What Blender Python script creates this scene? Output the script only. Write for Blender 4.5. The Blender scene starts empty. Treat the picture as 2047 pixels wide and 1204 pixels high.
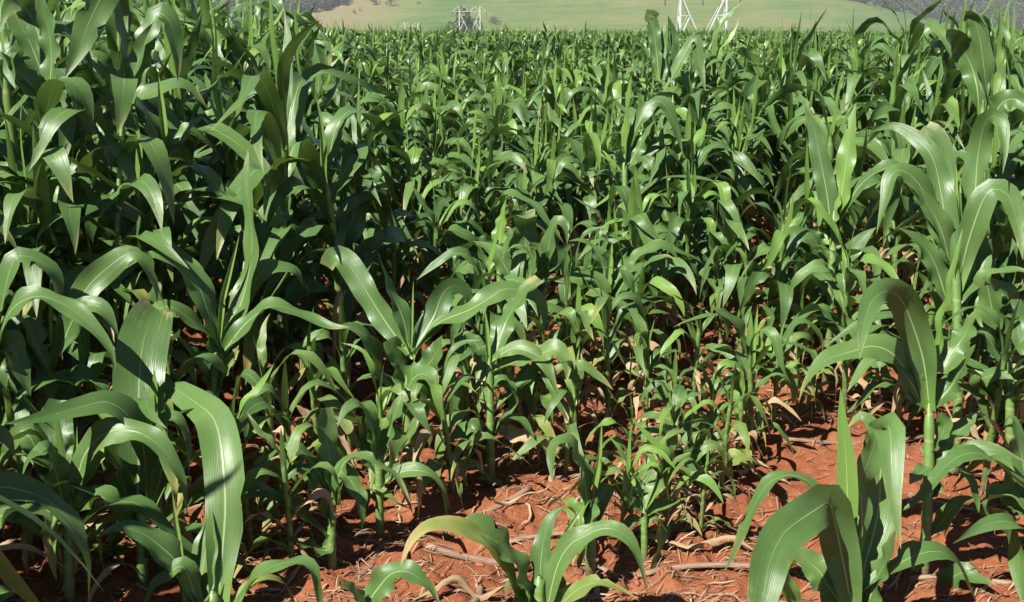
import bpy, math, random
import numpy as np
from mathutils import Vector

# ---------------------------------------------------------------- camera, sky, sun, exposure
scene = bpy.context.scene
COL = scene.collection
R = math.radians
CAM_H, PITCH, FPX = 1.60, R(16.8), 2195.0
cam_data = bpy.data.cameras.new('camera')
cam = bpy.data.objects.new('camera', cam_data)
COL.objects.link(cam)
cam.location = (0, 0, CAM_H)
cam.rotation_euler = (math.pi / 2 - PITCH, 0, 0)
cam_data.sensor_fit = 'HORIZONTAL'
cam_data.sensor_width = 36.0
cam_data.lens = FPX / 2047.0 * 36.0
cam_data.clip_start = 0.05
cam_data.clip_end = 20000
scene.camera = cam

SUN_AZ_X, SUN_AZ_Y, SUN_EL = -0.80, -0.60, R(53)
world = bpy.data.worlds.new('World')
scene.world = world
world.use_nodes = True
wn = world.node_tree
bg = wn.nodes['Background']
sky = wn.nodes.new('ShaderNodeTexSky')
sky.sky_type = 'NISHITA'
sky.sun_disc = False
sky.sun_elevation = SUN_EL
sky.sun_rotation = math.atan2(SUN_AZ_X, SUN_AZ_Y)
sky.altitude = 1600
sky.air_density = 0.8
sky.dust_density = 0.3
wn.links.new(sky.outputs['Color'], bg.inputs['Color'])
bg.inputs['Strength'].default_value = 0.05

sun_data = bpy.data.lights.new('sun', 'SUN')
sun_data.energy = 5.0
sun_data.angle = R(0.5)
sun_data.color = (1.0, 0.955, 0.88)
sun = bpy.data.objects.new('sun', sun_data)
COL.objects.link(sun)
hl = math.hypot(SUN_AZ_X, SUN_AZ_Y)
sun_dir = Vector((SUN_AZ_X / hl * math.cos(SUN_EL), SUN_AZ_Y / hl * math.cos(SUN_EL), math.sin(SUN_EL)))
sun.rotation_euler = sun_dir.to_track_quat('Z', 'Y').to_euler()
sun.location = (-20, -10, 40)

scene.view_settings.view_transform = 'Standard'
scene.view_settings.look = 'None'
scene.view_settings.gamma = 1.0
scene.view_settings.use_curve_mapping = False
scene.view_settings.exposure = 1.2
scene.render.engine = 'CYCLES'
scene.cycles.max_bounces = 5
scene.cycles.diffuse_bounces = 1
scene.cycles.glossy_bounces = 2
scene.cycles.transmission_bounces = 2
scene.cycles.volume_bounces = 0
scene.cycles.sample_clamp_indirect = 4.0

rng = np.random.default_rng(11)
random.seed(5)

# ---------------------------------------------------------------- helpers
def tag(o, label=None, cat=None, group=None, kind=None):
    if label: o['label'] = label
    if cat: o['category'] = cat
    if group: o['group'] = group
    if kind: o['kind'] = kind
    return o

def mesh_from(name, V, F, uv=None, mats=(), smooth=True, mat_idx=None):
    """V (n,3); F list of index tuples or (m,4) array; uv (n,2) per vertex."""
    me = bpy.data.meshes.new(name)
    V = np.asarray(V, dtype=np.float32)
    if isinstance(F, np.ndarray):
        nf, k = F.shape
        me.vertices.add(len(V)); me.vertices.foreach_set('co', V.ravel())
        me.loops.add(nf * k); me.loops.foreach_set('vertex_index', F.astype(np.int32).ravel())
        me.polygons.add(nf)
        me.polygons.foreach_set('loop_start', np.arange(0, nf * k, k, dtype=np.int32))
        me.update(calc_edges=True)
    else:
        me.from_pydata(V.tolist(), [], F)
        me.update()
    if uv is not None:
        lay = me.uv_layers.new(name='UVMap')
        li = np.empty(len(me.loops), dtype=np.int32)
        me.loops.foreach_get('vertex_index', li)
        lay.data.foreach_set('uv', np.asarray(uv, dtype=np.float32)[li].ravel())
    if smooth:
        me.polygons.foreach_set('use_smooth', np.ones(len(me.polygons), dtype=bool))
    for m in mats: me.materials.append(m)
    if mat_idx is not None:
        me.polygons.foreach_set('material_index', np.asarray(mat_idx, dtype=np.int32))
    me.validate()
    return me

def obj(name, me, parent=None, loc=None):
    o = bpy.data.objects.new(name, me)
    COL.objects.link(o)
    if parent is not None: o.parent = parent
    if loc is not None: o.location = loc
    return o

def empty(name, loc, rz=0.0, scale=1.0):
    o = bpy.data.objects.new(name, None)
    COL.objects.link(o)
    o.location = loc; o.rotation_euler = (0, 0, rz); o.scale = (scale,) * 3
    o.empty_display_size = 0.1
    return o

def hash2(ix, iy, seed):
    n = (ix.astype(np.int64) * 374761393 + iy.astype(np.int64) * 668265263 + seed * 1442695041) & 0x7fffffff
    n = ((n ^ (n >> 13)) * 1274126177) & 0x7fffffff
    return ((n ^ (n >> 16)) & 0xffff) / 65535.0

def vnoise(x, y, seed=0):
    x = np.asarray(x, float); y = np.asarray(y, float)
    ix = np.floor(x); iy = np.floor(y)
    fx = x - ix; fy = y - iy
    fx = fx * fx * (3 - 2 * fx); fy = fy * fy * (3 - 2 * fy)
    a = hash2(ix, iy, seed); b = hash2(ix + 1, iy, seed)
    c = hash2(ix, iy + 1, seed); d = hash2(ix + 1, iy + 1, seed)
    return (a + (b - a) * fx) * (1 - fy) + (c + (d - c) * fx) * fy - 0.5

def fbm(x, y, oct=4, seed=0):
    s = 0; a = 1.0
    for i in range(oct):
        s = s + a * vnoise(x * 2 ** i, y * 2 ** i, seed + i * 17); a *= 0.5
    return s

def sstep(a, b, x):
    t = np.clip((np.asarray(x, float) - a) / (b - a), 0, 1)
    return t * t * (3 - 2 * t)

# ---------------------------------------------------------------- terrain profile (a field that falls away, a valley, a far hill)
_py = np.array([-6000, -60, 3, 8, 12, 24, 40, 70, 100, 140, 203, 330, 470, 731, 860, 930, 990, 1060, 1130, 1250, 1450, 1800, 2600, 7000], float)
_pz = np.array([2, 0.6, 0, -.10, -.26, -.82, -1.65, -3.2, -4.75, -8.5, -17.5, -24, -31, -51, -56.5, -55.5, -49.5, -38, -24, 3, 45, 85, 100, 100], float)
_u = np.linspace(np.arcsinh(-600), np.arcsinh(700), 6000)
_zt = np.interp(np.sinh(_u) * 10, _py, _pz)
_k = np.hanning(61); _k /= _k.sum()
_zt = np.convolve(np.pad(_zt, 30, mode='edge'), _k, mode='valid')

def base_z(x, y):
    x = np.asarray(x, float); y = np.asarray(y, float)
    ye = y - 175 * sstep(300, 470, x) * sstep(600, 900, y) + 40 * sstep(-120, -300, x) * sstep(700, 900, y)
    z = np.interp(np.arcsinh(ye / 10), _u, _zt)
    far = sstep(850, 1000, y)
    z = z + far * 5.0 * fbm(x / 140 + 3, y / 90, 3, 5)
    z = z + 0.45 * sstep(-1.2, -6, x) * np.exp(-(y / 25.0) ** 2)      # the field rises a little to the left
    return z

ROW = np.array([math.sin(R(27)), math.cos(R(27))])       # direction of the sown rows
ACR = np.array([ROW[1], -ROW[0]])
ROW0 = 0.93 * (-1) + 0.05                                 # offset so that a row of stunted plants crosses the bare patch
def ground_z(x, y):
    x = np.asarray(x, float); y = np.asarray(y, float)
    near = np.exp(-(np.hypot(x, y) / 16.0) ** 2)
    z = base_z(x, y)
    z = z + near * (0.030 * fbm(x * 1.6, y * 1.6, 3, 1) + 0.030 * fbm(x * 7, y * 7, 3, 2) )
    cl = np.clip(vnoise(x * 14, y * 14, 9) - 0.08, 0, 1) * 0.095 + np.clip(vnoise(x * 33, y * 33, 19) - 0.02, 0, 1) * 0.034
    z = z + near * cl
    return z

FWD = np.array([0, math.cos(PITCH), -math.sin(PITCH)])
UPV = np.array([0, math.sin(PITCH), math.cos(PITCH)])
CAM = np.array([0, 0, CAM_H])
def at(px, py, d):
    """world point that stands at depth d along the view axis, given where it is in the photograph"""
    px = np.asarray(px, float)[..., None]; py = np.asarray(py, float)[..., None]; d = np.asarray(d, float)[..., None]
    return CAM + d * (FWD + np.array([1.0, 0, 0]) * (px - 1023.5) / FPX + UPV * (602 - py) / FPX)

# ---------------------------------------------------------------- materials
def new_mat(name):
    m = bpy.data.materials.new(name); m.use_nodes = True
    nt = m.node_tree
    for n in list(nt.nodes): nt.nodes.remove(n)
    out = nt.nodes.new('ShaderNodeOutputMaterial')
    return m, nt, out

class NT:
    def __init__(s, nt): s.nt = nt
    def n(s, t, **kw):
        x = s.nt.nodes.new(t)
        for k, v in kw.items():
            if k.startswith('i_'):
                key = k[2:]
                x.inputs[int(key) if key.isdigit() else key].default_value = v
            else: setattr(x, k, v)
        return x
    def l(s, a, b): s.nt.links.new(a, b)
    def math(s, op, a, b=None, c=None, clamp=False):
        x = s.nt.nodes.new('ShaderNodeMath'); x.operation = op; x.use_clamp = clamp
        for i, v in enumerate((a, b, c)):
            if v is None: continue
            if hasattr(v, 'links'): s.nt.links.new(v, x.inputs[i])
            else: x.inputs[i].default_value = v
        return x.outputs[0]
    def mix(s, f, a, b):
        x = s.nt.nodes.new('ShaderNodeMix'); x.data_type = 'RGBA'
        for sock, v in ((x.inputs[0], f), (x.inputs[6], a), (x.inputs[7], b)):
            if hasattr(v, 'links'): s.nt.links.new(v, sock)
            else: sock.default_value = (*v, 1) if isinstance(v, tuple) and len(v) == 3 else v
        return x.outputs[2]
    def noise(s, vec, scale, detail=3, rough=0.55, dist=0.0):
        x = s.n('ShaderNodeTexNoise'); x.inputs['Scale'].default_value = scale
        x.inputs['Detail'].default_value = detail; x.inputs['Roughness'].default_value = rough
        x.inputs['Distortion'].default_value = dist
        if vec is not None: s.l(vec, x.inputs['Vector'])
        return x.outputs['Fac']
    def ramp(s, fac, pts):
        x = s.n('ShaderNodeValToRGB')
        e = x.color_ramp.elements
        while len(e) < len(pts): e.new(0.5)
        for el, (p, c) in zip(e, pts):
            el.position = p; el.color = (*c, 1)
        s.l(fac, x.inputs[0])
        return x.outputs[0]

def leaf_mat(name, col_a, col_b, tip=None, tip_start=0.6, edge=None, trans=0.11, rough=0.385, rib=(0.30, 0.40, 0.17), spec=0.32, trans_tint=(0.30, 0.50, 0.08), blotch=0.0):
    m, nt, out = new_mat(name); T = NT(nt)
    uv = T.n('ShaderNodeUVMap'); sep = T.n('ShaderNodeSeparateXYZ'); T.l(uv.outputs[0], sep.inputs[0])
    u, v = sep.outputs[0], sep.outputs[1]
    oi = T.n('ShaderNodeObjectInfo'); rnd = oi.outputs['Random']
    tc = T.n('ShaderNodeTexCoord')
    au = T.math('ABSOLUTE', T.math('SUBTRACT', u, 0.5))
    # offset the noise for every leaf
    off = T.n('ShaderNodeCombineXYZ'); T.l(T.math('MULTIPLY', rnd, 37.0), off.inputs[0]); T.l(T.math('MULTIPLY', rnd, 91.0), off.inputs[1])
    add = T.n('ShaderNodeVectorMath'); add.operation = 'ADD'; T.l(tc.outputs['Object'], add.inputs[0]); T.l(off.outputs[0], add.inputs[1])
    nz = T.noise(add.outputs[0], 9.0, 3)
    # streaks along the veins
    st = T.n('ShaderNodeCombineXYZ'); T.l(T.math('MULTIPLY', u, 46.0), st.inputs[0]); T.l(T.math('MULTIPLY', v, 2.2), st.inputs[1]); T.l(T.math('MULTIPLY', rnd, 50.0), st.inputs[2])
    streak = T.noise(st.outputs[0], 1.0, 2)
    f = T.math('ADD', T.math('MULTIPLY', nz, 0.60), T.math('MULTIPLY', streak, 0.40))
    f = T.math('ADD', f, T.math('MULTIPLY', T.math('SUBTRACT', rnd, 0.5), 0.55), clamp=True)
    col = T.mix(f, col_a, col_b)
    if blotch > 0:
        bl = T.math('MULTIPLY', T.math('SUBTRACT', T.noise(add.outputs[0], 14.0, 3, 0.6), 0.57), 6.0, clamp=True)
        col = T.mix(T.math('MULTIPLY', bl, blotch), col, (0.30, 0.27, 0.06))
    sp = T.math('MULTIPLY', T.math('SUBTRACT', T.noise(add.outputs[0], 75.0, 2), 0.70), 12.0, clamp=True)
    col = T.mix(T.math('MULTIPLY', sp, 0.55), col, (0.22, 0.17, 0.07))
    # pale base of the blade and the leaf sheath
    basef = T.math('MULTIPLY', T.math('SUBTRACT', 0.17, v), 6.0, clamp=True)
    col = T.mix(T.math('MULTIPLY', basef, 0.65), col, (0.16, 0.27, 0.055))
    # midrib
    wid = T.math('ADD', T.math('MULTIPLY', T.math('SUBTRACT', 1.0, v), 0.024), 0.004)
    ribf = T.math('MULTIPLY', T.math('SUBTRACT', T.math('ADD', wid, 0.012), au), 60.0, clamp=True)
    ribf = T.math('MULTIPLY', ribf, T.math('MULTIPLY', T.math('SUBTRACT', 1.0, v), 1.25, clamp=True))
    col = T.mix(T.math('MULTIPLY', ribf, 0.78), col, rib)
    if tip is not None:
        e = T.math('MULTIPLY', T.math('SUBTRACT', T.math('ADD', T.math('ADD', v, T.math('MULTIPLY', au, 0.35)), T.math('ADD', T.math('MULTIPLY', T.math('SUBTRACT', nz, 0.5), 0.8), T.math('MULTIPLY', T.math('SUBTRACT', streak, 0.5), 0.6))), tip_start), 6.0, clamp=True)
        col = T.mix(e, col, tip)
        if edge is not None:
            e2 = T.math('MULTIPLY', T.math('SUBTRACT', T.math('ADD', T.math('ADD', v, T.math('MULTIPLY', au, 0.3)), T.math('MULTIPLY', T.math('SUBTRACT', streak, 0.5), 0.7)), tip_start + 0.28), 4.0, clamp=True)
            col = T.mix(e2, col, edge)
    bs = T.n('ShaderNodeBsdfPrincipled')
    T.l(col, bs.inputs['Base Color'])
    rr = T.math('ADD', T.math('MULTIPLY', streak, 0.30), rough - 0.17)
    T.l(rr, bs.inputs['Roughness'])
    bs.inputs['Specular IOR Level'].default_value = spec
    bump = T.n('ShaderNodeBump'); bump.inputs['Strength'].default_value = 0.34; bump.inputs['Distance'].default_value = 0.004
    hv = T.math('ADD', T.math('MULTIPLY', T.math('SINE', T.math('MULTIPLY', u, 150.0)), 0.03), T.math('ADD', T.math('MULTIPLY', T.noise(add.outputs[0], 22.0, 2), 0.55), T.math('MULTIPLY', streak, 0.45)))
    hv = T.math('SUBTRACT', hv, T.math('MULTIPLY', ribf, 0.5))
    T.l(hv, bump.inputs['Height']); T.l(bump.outputs[0], bs.inputs['Normal'])
    tr = T.n('ShaderNodeBsdfTranslucent')
    tcol = T.mix(0.55, col, trans_tint); T.l(tcol, tr.inputs['Color'])
    mx = T.n('ShaderNodeMixShader'); mx.inputs[0].default_value = trans
    T.l(bs.outputs[0], mx.inputs[1]); T.l(tr.outputs[0], mx.inputs[2]); T.l(mx.outputs[0], out.inputs[0])
    return m

G_A, G_B = (0.044, 0.096, 0.026), (0.094, 0.164, 0.045)
M = {}
M['green'] = leaf_mat('maize_leaf_green', G_A, G_B, tip=(0.24, 0.22, 0.09), tip_start=1.04)
M['young'] = leaf_mat('maize_leaf_young', (0.095, 0.18, 0.036), (0.140, 0.235, 0.050), trans=0.12, rib=(0.30, 0.42, 0.12))
M['pale'] = leaf_mat('maize_leaf_pale', (0.065, 0.13, 0.036), (0.125, 0.195, 0.052), tip=(0.26, 0.25, 0.08), tip_start=0.92, trans=0.18, blotch=0.25)
M['yellow'] = leaf_mat('maize_leaf_yellowing', (0.11, 0.18, 0.04), (0.20, 0.25, 0.06), tip=(0.30, 0.25, 0.085), tip_start=0.74, edge=(0.36, 0.23, 0.12), trans=0.26, rough=0.5, blotch=0.5)
M['dry'] = leaf_mat('maize_leaf_dry', (0.24, 0.155, 0.085), (0.44, 0.33, 0.19), trans=0.2, rough=0.75, rib=(0.46, 0.36, 0.22), spec=0.15, trans_tint=(0.42, 0.30, 0.14))

def stalk_mat():
    m, nt, out = new_mat('maize_stalk_green'); T = NT(nt)
    tc = T.n('ShaderNodeTexCoord'); sep = T.n('ShaderNodeSeparateXYZ')
    uv = T.n('ShaderNodeUVMap'); T.l(uv.outputs[0], sep.inputs[0])
    col = T.ramp(sep.outputs[1], [(0.0, (0.13, 0.13, 0.055)), (0.18, (0.12, 0.19, 0.05)), (0.55, (0.135, 0.225, 0.050)), (1.0, (0.12, 0.21, 0.046))])
    st = T.n('ShaderNodeCombineXYZ'); T.l(T.math('MULTIPLY', sep.outputs[0], 30.0), st.inputs[0]); T.l(T.math('MULTIPLY', sep.outputs[1], 4.0), st.inputs[1])
    col = T.mix(T.math('MULTIPLY', T.noise(st.outputs[0], 1.0, 3), 0.55), col, (0.06, 0.12, 0.03))
    fr = T.math('FRACT', T.math('MULTIPLY', sep.outputs[1], 7.0))
    ring = T.math('SUBTRACT', 1.0, T.math('MULTIPLY', T.math('ABSOLUTE', T.math('SUBTRACT', fr, 0.5)), 14.0), clamp=True)
    col = T.mix(T.math('MULTIPLY', ring, 0.7), col, (0.26, 0.27, 0.10))
    low = T.math('MULTIPLY', T.math('SUBTRACT', fr, 0.55), 1.2, clamp=True)
    col = T.mix(T.math('MULTIPLY', low, 0.6), col, (0.055, 0.12, 0.03))
    foot = T.math('MULTIPLY', T.math('SUBTRACT', 0.16, sep.outputs[1]), 7.0, clamp=True)
    col = T.mix(T.math('MULTIPLY', foot, 0.7), col, (0.13, 0.075, 0.05))
    bs = T.n('ShaderNodeBsdfPrincipled'); T.l(col, bs.inputs['Base Color']); bs.inputs['Roughness'].default_value = 0.45
    T.l(bs.outputs[0], out.inputs[0])
    return m
M['stalk'] = stalk_mat()

def simple_mat(name, c1, c2, scale=20.0, rough=0.8, bump=0.3, detail=4, metallic=0.0, stretch=None):
    m, nt, out = new_mat(name); T = NT(nt)
    tc = T.n('ShaderNodeTexCoord'); vec = tc.outputs['Object']
    oi = T.n('ShaderNodeObjectInfo')
    if stretch:
        mp = T.n('ShaderNodeMapping'); mp.inputs['Scale'].default_value = stretch; T.l(vec, mp.inputs[0]); vec = mp.outputs[0]
    f = T.noise(vec, scale, detail, 0.6)
    f2 = T.math('ADD', T.math('MULTIPLY', T.math('SUBTRACT', f, 0.5), 1.6), T.math('ADD', T.math('MULTIPLY', oi.outputs['Random'], 0.4), 0.3), clamp=True)
    bs = T.n('ShaderNodeBsdfPrincipled'); T.l(T.mix(f2, c1, c2), bs.inputs['Base Color'])
    bs.inputs['Roughness'].default_value = rough; bs.inputs['Metallic'].default_value = metallic
    bs.inputs['Specular IOR Level'].default_value = 0.25
    if bump:
        b = T.n('ShaderNodeBump'); b.inputs['Strength'].default_value = bump; b.inputs['Distance'].default_value = 0.01
        T.l(f, b.inputs['Height']); T.l(b.outputs[0], bs.inputs['Normal'])
    T.l(bs.outputs[0], out.inputs[0])
    return m

def straw_mat(name, c1, c2):
    """pieces joined in one mesh: each island takes its own tone"""
    m, nt, out = new_mat(name); T = NT(nt)
    g = T.n('ShaderNodeNewGeometry'); tc = T.n('ShaderNodeTexCoord')
    f = T.math('ADD', T.math('MULTIPLY', g.outputs['Random Per Island'], 0.75), T.math('MULTIPLY', T.noise(tc.outputs['Object'], 60.0, 2), 0.3), clamp=True)
    bs = T.n('ShaderNodeBsdfPrincipled'); T.l(T.mix(f, c1, c2), bs.inputs['Base Color'])
    bs.inputs['Roughness'].default_value = 0.8; bs.inputs['Specular IOR Level'].default_value = 0.2
    T.l(bs.outputs[0], out.inputs[0])
    return m

def soil_mat():
    m, nt, out = new_mat('red_soil_and_far_grass'); T = NT(nt)
    tc = T.n('ShaderNodeTexCoord'); P = tc.outputs['Object']
    sep = T.n('ShaderNodeSeparateXYZ'); T.l(P, sep.inputs[0])
    n1 = T.noise(P, 2.2, 4); n2 = T.noise(P, 28.0, 5, 0.65); n3 = T.noise(P, 130.0, 3, 0.6)
    f = T.math('ADD', T.math('MULTIPLY', n1, 0.45), T.math('ADD', T.math('MULTIPLY', n2, 0.4), T.math('MULTIPLY', n3, 0.25)))
    soil = T.ramp(f, [(0.30, (0.075, 0.024, 0.010)), (0.52, (0.185, 0.060, 0.025)), (0.76, (0.31, 0.120, 0.058))])
    # grit: pale grains
    gr = T.math('MULTIPLY', T.math('SUBTRACT', T.noise(P, 260.0, 2), 0.64), 9.0, clamp=True)
    soil = T.mix(T.math('MULTIPLY', gr, 0.6), soil, (0.50, 0.27, 0.17))
    # far pasture
    g1 = T.noise(P, 0.010, 4); mp = T.n('ShaderNodeMapping'); mp.inputs['Scale'].default_value = (0.012, 0.09, 0.3); mp.inputs['Rotation'].default_value = (0, 0, 0.18)
    T.l(P, mp.inputs[0]); g2 = T.noise(mp.outputs[0], 1.0, 5, 0.6)
    g3 = T.noise(P, 0.12, 4, 0.65)
    gf = T.math('ADD', T.math('MULTIPLY', g1, 0.5), T.math('ADD', T.math('MULTIPLY', g2, 0.5), T.math('MULTIPLY', g3, 0.40)))
    # the pasture is drier to the left and higher up
    dry = T.math('MULTIPLY', T.math('SUBTRACT', -60.0, sep.outputs[0]), 0.0022, clamp=True)
    gf = T.math('ADD', T.math('SUBTRACT', gf, 0.06), dry)
    grass = T.ramp(gf, [(0.44, (0.034, 0.080, 0.011)), (0.58, (0.064, 0.112, 0.017)), (0.71, (0.112, 0.130, 0.034)), (0.90, (0.165, 0.134, 0.066))])
    farf = T.math('MULTIPLY', T.math('SUBTRACT', sep.outputs[1], 150.0), 0.02, clamp=True)
    col = T.mix(farf, soil, grass)
    bs = T.n('ShaderNodeBsdfPrincipled'); T.l(col, bs.inputs['Base Color']); bs.inputs['Roughness'].default_value = 0.92
    bs.inputs['Specular IOR Level'].default_value = 0.15
    b = T.n('ShaderNodeBump'); b.inputs['Strength'].default_value = 0.75; b.inputs['Distance'].default_value = 0.012
    T.l(T.math('ADD', n2, T.math('MULTIPLY', n3, 0.5)), b.inputs['Height']); T.l(b.outputs[0], bs.inputs['Normal'])
    T.l(bs.outputs[0], out.inputs[0])
    return m

# ---------------------------------------------------------------- ground: one sheet from the camera to beyond the hill
def build_ground():
    fine = np.linspace(R(-38), R(38), 430)
    rest = np.linspace(R(38), R(322), 70)[1:-1]
    ang = np.concatenate([fine, rest])
    rad = [0.15, 0.5, 1.0, 1.5]
    r = 1.9
    while r < 6.5: rad.append(r); r += 0.020
    while r < 8000: rad.append(r); r *= 1.021 if r < 200 else 1.028
    rad = np.array(rad)
    A, RR = np.meshgrid(ang, rad)
    X = RR * np.sin(A); Y = RR * np.cos(A)
    Z = ground_z(X, Y)
    na, nr = len(ang), len(rad)
    V = np.stack([X, Y, Z], -1).reshape(-1, 3)
    i = np.arange(nr - 1)[:, None] * na; j = np.arange(na)[None, :]; j2 = (j + 1) % na
    F = np.stack([i + j, i + j2, i + na + j2, i + na + j], -1).reshape(-1, 4)
    F = F[:, ::-1]
    me = mesh_from('field_ground', V, np.ascontiguousarray(F), mats=[soil_mat()])
    g = obj('ground', me)
    tag(g, 'red soil field running down to a green pasture hillside', 'ground', kind='structure')
build_ground()
# ---------------------------------------------------------------- maize leaves and stalks
def smooth_path(pts, n):
    """Catmull-Rom through pts (k, c), resampled to n points evenly by length"""
    P = np.asarray(pts, float)
    Q = np.vstack([2 * P[0] - P[1], P, 2 * P[-1] - P[-2]])
    out = []
    for i in range(1, len(Q) - 2):
        t = np.linspace(0, 1, 14, endpoint=False)[:, None]
        a, b, c, d = Q[i - 1], Q[i], Q[i + 1], Q[i + 2]
        out.append(0.5 * (2 * b + (c - a) * t + (2 * a - 5 * b + 4 * c - d) * t ** 2 + (3 * b - a - 3 * c + d) * t ** 3))
    out.append(P[-1:])
    S = np.vstack(out)
    L = np.concatenate([[0], np.cumsum(np.linalg.norm(np.diff(S[:, :3], axis=0), axis=1))])
    s = np.linspace(0, L[-1], n)
    return np.stack([np.interp(s, L, S[:, k]) for k in range(S.shape[1])], -1)

def unit(a): return a / np.maximum(np.linalg.norm(a, axis=-1, keepdims=True), 1e-9)

def profile(v, kind):
    if kind == 'spindle':
        return np.clip(np.minimum(0.55 + 1.2 * v, 1.0), 0, 1) * (1 - np.clip((v - .3) / .7, 0, 1) ** 1.7) + 0.01
    if kind == 'part':      # the lower end of this blade is hidden: full width from the start
        return (0.75 + 0.25 * sstep(0, .25, v)) * (1 - np.clip((v - .45) / .55, 0, 1) ** 2.2) + 0.01
    if kind == 'open':      # a blade whose tip is folded out of sight
        return (0.55 + 0.45 * sstep(0, .35, v)) * (1 - 0.35 * np.clip((v - .75) / .25, 0, 1) ** 2)
    return (0.50 + 0.50 * sstep(0.0, .34, v)) * (1 - np.clip((v - .42) / .58, 0, 1) ** 1.75) + 0.008

def ribbon(P, Wd, N, width, across, fold, ripple, rg, v0=0.0):
    """blade: midrib P (n,3), width directions, normals, widths (n)"""
    n = len(P); m = across + 1
    a = np.linspace(-1, 1, m)
    v = np.linspace(v0, 1, n)
    ph = rg.uniform(0, 6.28, 2); fr = rg.uniform(15, 24)
    s = np.linspace(0, 1, n)
    rip = ripple * np.sin(fr * s + ph[0])[:, None] * (a < 0) + ripple * np.sin(fr * 1.13 * s + ph[1])[:, None] * (a > 0)
    env = np.sin(np.pi * np.clip(s * 1.1, 0, 1))[:, None]
    hw = width[:, None] / 2
    fo = fold[:, None]
    hw = np.repeat(hw, m, axis=1)
    if rg.random() < .45:                 # chewed and torn margins
        for _ in range(int(rg.integers(1, 4))):
            i0 = int(rg.integers(n // 4, n - 1)); sd = rg.choice([0, m - 1])
            hw[i0, sd] *= rg.uniform(.45, .8)
            if rg.random() < .4: hw[max(i0 - 1, 0), sd] *= .85
    side = a[None, :] * hw * np.cos(fo * np.abs(a[None, :]) ** .5)
    up = np.abs(a[None, :]) ** 1.3 * hw * np.sin(fo) + rip * env * (a[None, :] ** 2) * hw * 2
    V = P[:, None, :] + Wd[:, None, :] * side[..., None] + N[:, None, :] * up[..., None]
    uv = np.stack(np.broadcast_arrays((a[None, :] + 1) / 2, v[:, None]), -1)
    i = np.arange(n - 1)[:, None] * m; j = np.arange(across)[None, :]
    F = np.stack([i + j, i + j + 1, i + m + j + 1, i + m + j], -1).reshape(-1, 4)
    return V.reshape(-1, 3), F, uv.reshape(-1, 2)

def frames(P, side0, roll):
    T = unit(np.gradient(P, axis=0))
    W = unit(side0 - T * np.sum(side0 * T, -1, keepdims=True))
    N = np.cross(W, T)
    c, s = np.cos(roll)[:, None], np.sin(roll)[:, None]
    return T, W * c + N * s, -W * s + N * c

def gen_leaf(rg, z0, az, L, w, th0, th1, bend, rs, n=15, across=4, kink=0.0, curl_az=0.0, twist=0.0, x0=(0, 0), sheath=0.0, ripple=0.10):
    """a maize blade growing from height z0 towards azimuth az; th = angle from the vertical, th0 at the collar to th1 at the tip"""
    s = np.linspace(0, 1, n)
    t = sstep(bend - 0.27, bend + 0.27, s) * .8 + s * .2
    wav = rg.normal(0, .22) * np.sin(s * rg.uniform(5, 9) + rg.uniform(0, 6.28)) * s
    th = th0 + (th1 - th0) * t + wav + kink * np.exp(-((s - bend) / .07) ** 2)
    a = az + curl_az * s ** 1.5 + rg.normal(0, .25) * np.sin(s * rg.uniform(4, 9)) * s
    ds = L / (n - 1)
    d = np.stack([np.sin(th) * np.cos(a), np.sin(th) * np.sin(a), np.cos(th)], -1)
    P = np.zeros((n, 3)); P[1:] = np.cumsum(0.5 * (d[1:] + d[:-1]) * ds, axis=0)
    P += np.array([x0[0] + math.cos(az) * rs, x0[1] + math.sin(az) * rs, z0])
    v0 = 0.0
    if sheath > 0:
        k = 4
        S = np.stack([x0[0] + math.cos(az) * np.linspace(rs * 1.05, rs, k), x0[1] + math.sin(az) * np.linspace(rs * 1.05, rs, k), z0 - sheath * np.linspace(1, 0.12, k)], -1)
        P = np.vstack([S, P]); n += k
        s2 = np.concatenate([np.full(k, -1.0), s])
    else:
        s2 = s
    sd = np.stack([np.full(n, -math.sin(az)), np.full(n, math.cos(az)), np.zeros(n)], -1)
    roll = twist * np.clip(s2, 0, 1) ** 1.3
    T, W, N = frames(P, sd, roll)
    sv = np.clip(s2, 0, 1)
    wd = w * profile(sv, 'blade')
    fold = 0.85 * (1 - sstep(0, .25, sv)) + 0.10 + 0.20 * sstep(.7, 1, sv)
    sh = s2 < 0
    wd[sh] = rs * 2.9; fold[sh] = 1.25
    # N must point towards the upper side (towards the stalk at the base)
    up = -np.stack([np.cos(az) * np.ones(n), np.sin(az) * np.ones(n), np.zeros(n)], -1)
    if np.sum(N[min(5, n - 1)] * up[0]) < 0: N = -N
    return ribbon(P, W, N, wd, across, fold, ripple, rg)

def gen_stalk(h, r0, r1, lean=(0, 0), nseg=9, sides=8, nodes=True):
    zs = np.linspace(-0.05, h, nseg * 3 + 1)
    t = np.clip(zs / h, 0, 1)
    r = r0 + (r1 - r0) * t
    if nodes: r = r * (1 + 0.12 * (np.arange(len(zs)) % 3 == 0))
    r[-1] *= .25; r[-2] *= .7
    cx = lean[0] * t ** 1.5; cy = lean[1] * t ** 1.5
    a = np.linspace(0, 2 * math.pi, sides, endpoint=False)
    V = np.stack([cx[:, None] + r[:, None] * np.cos(a), cy[:, None] + r[:, None] * np.sin(a), np.broadcast_to(zs[:, None], (len(zs), sides))], -1).reshape(-1, 3)
    uv = np.stack(np.broadcast_arrays(a[None, :] / 6.283, t[:, None]), -1).reshape(-1, 2)
    i = np.arange(len(zs) - 1)[:, None] * sides; j = np.arange(sides)[None, :]; j2 = (j + 1) % sides
    F = np.stack([i + j, i + j2, i + sides + j2, i + sides + j], -1).reshape(-1, 4)
    return V, F, uv

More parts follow.
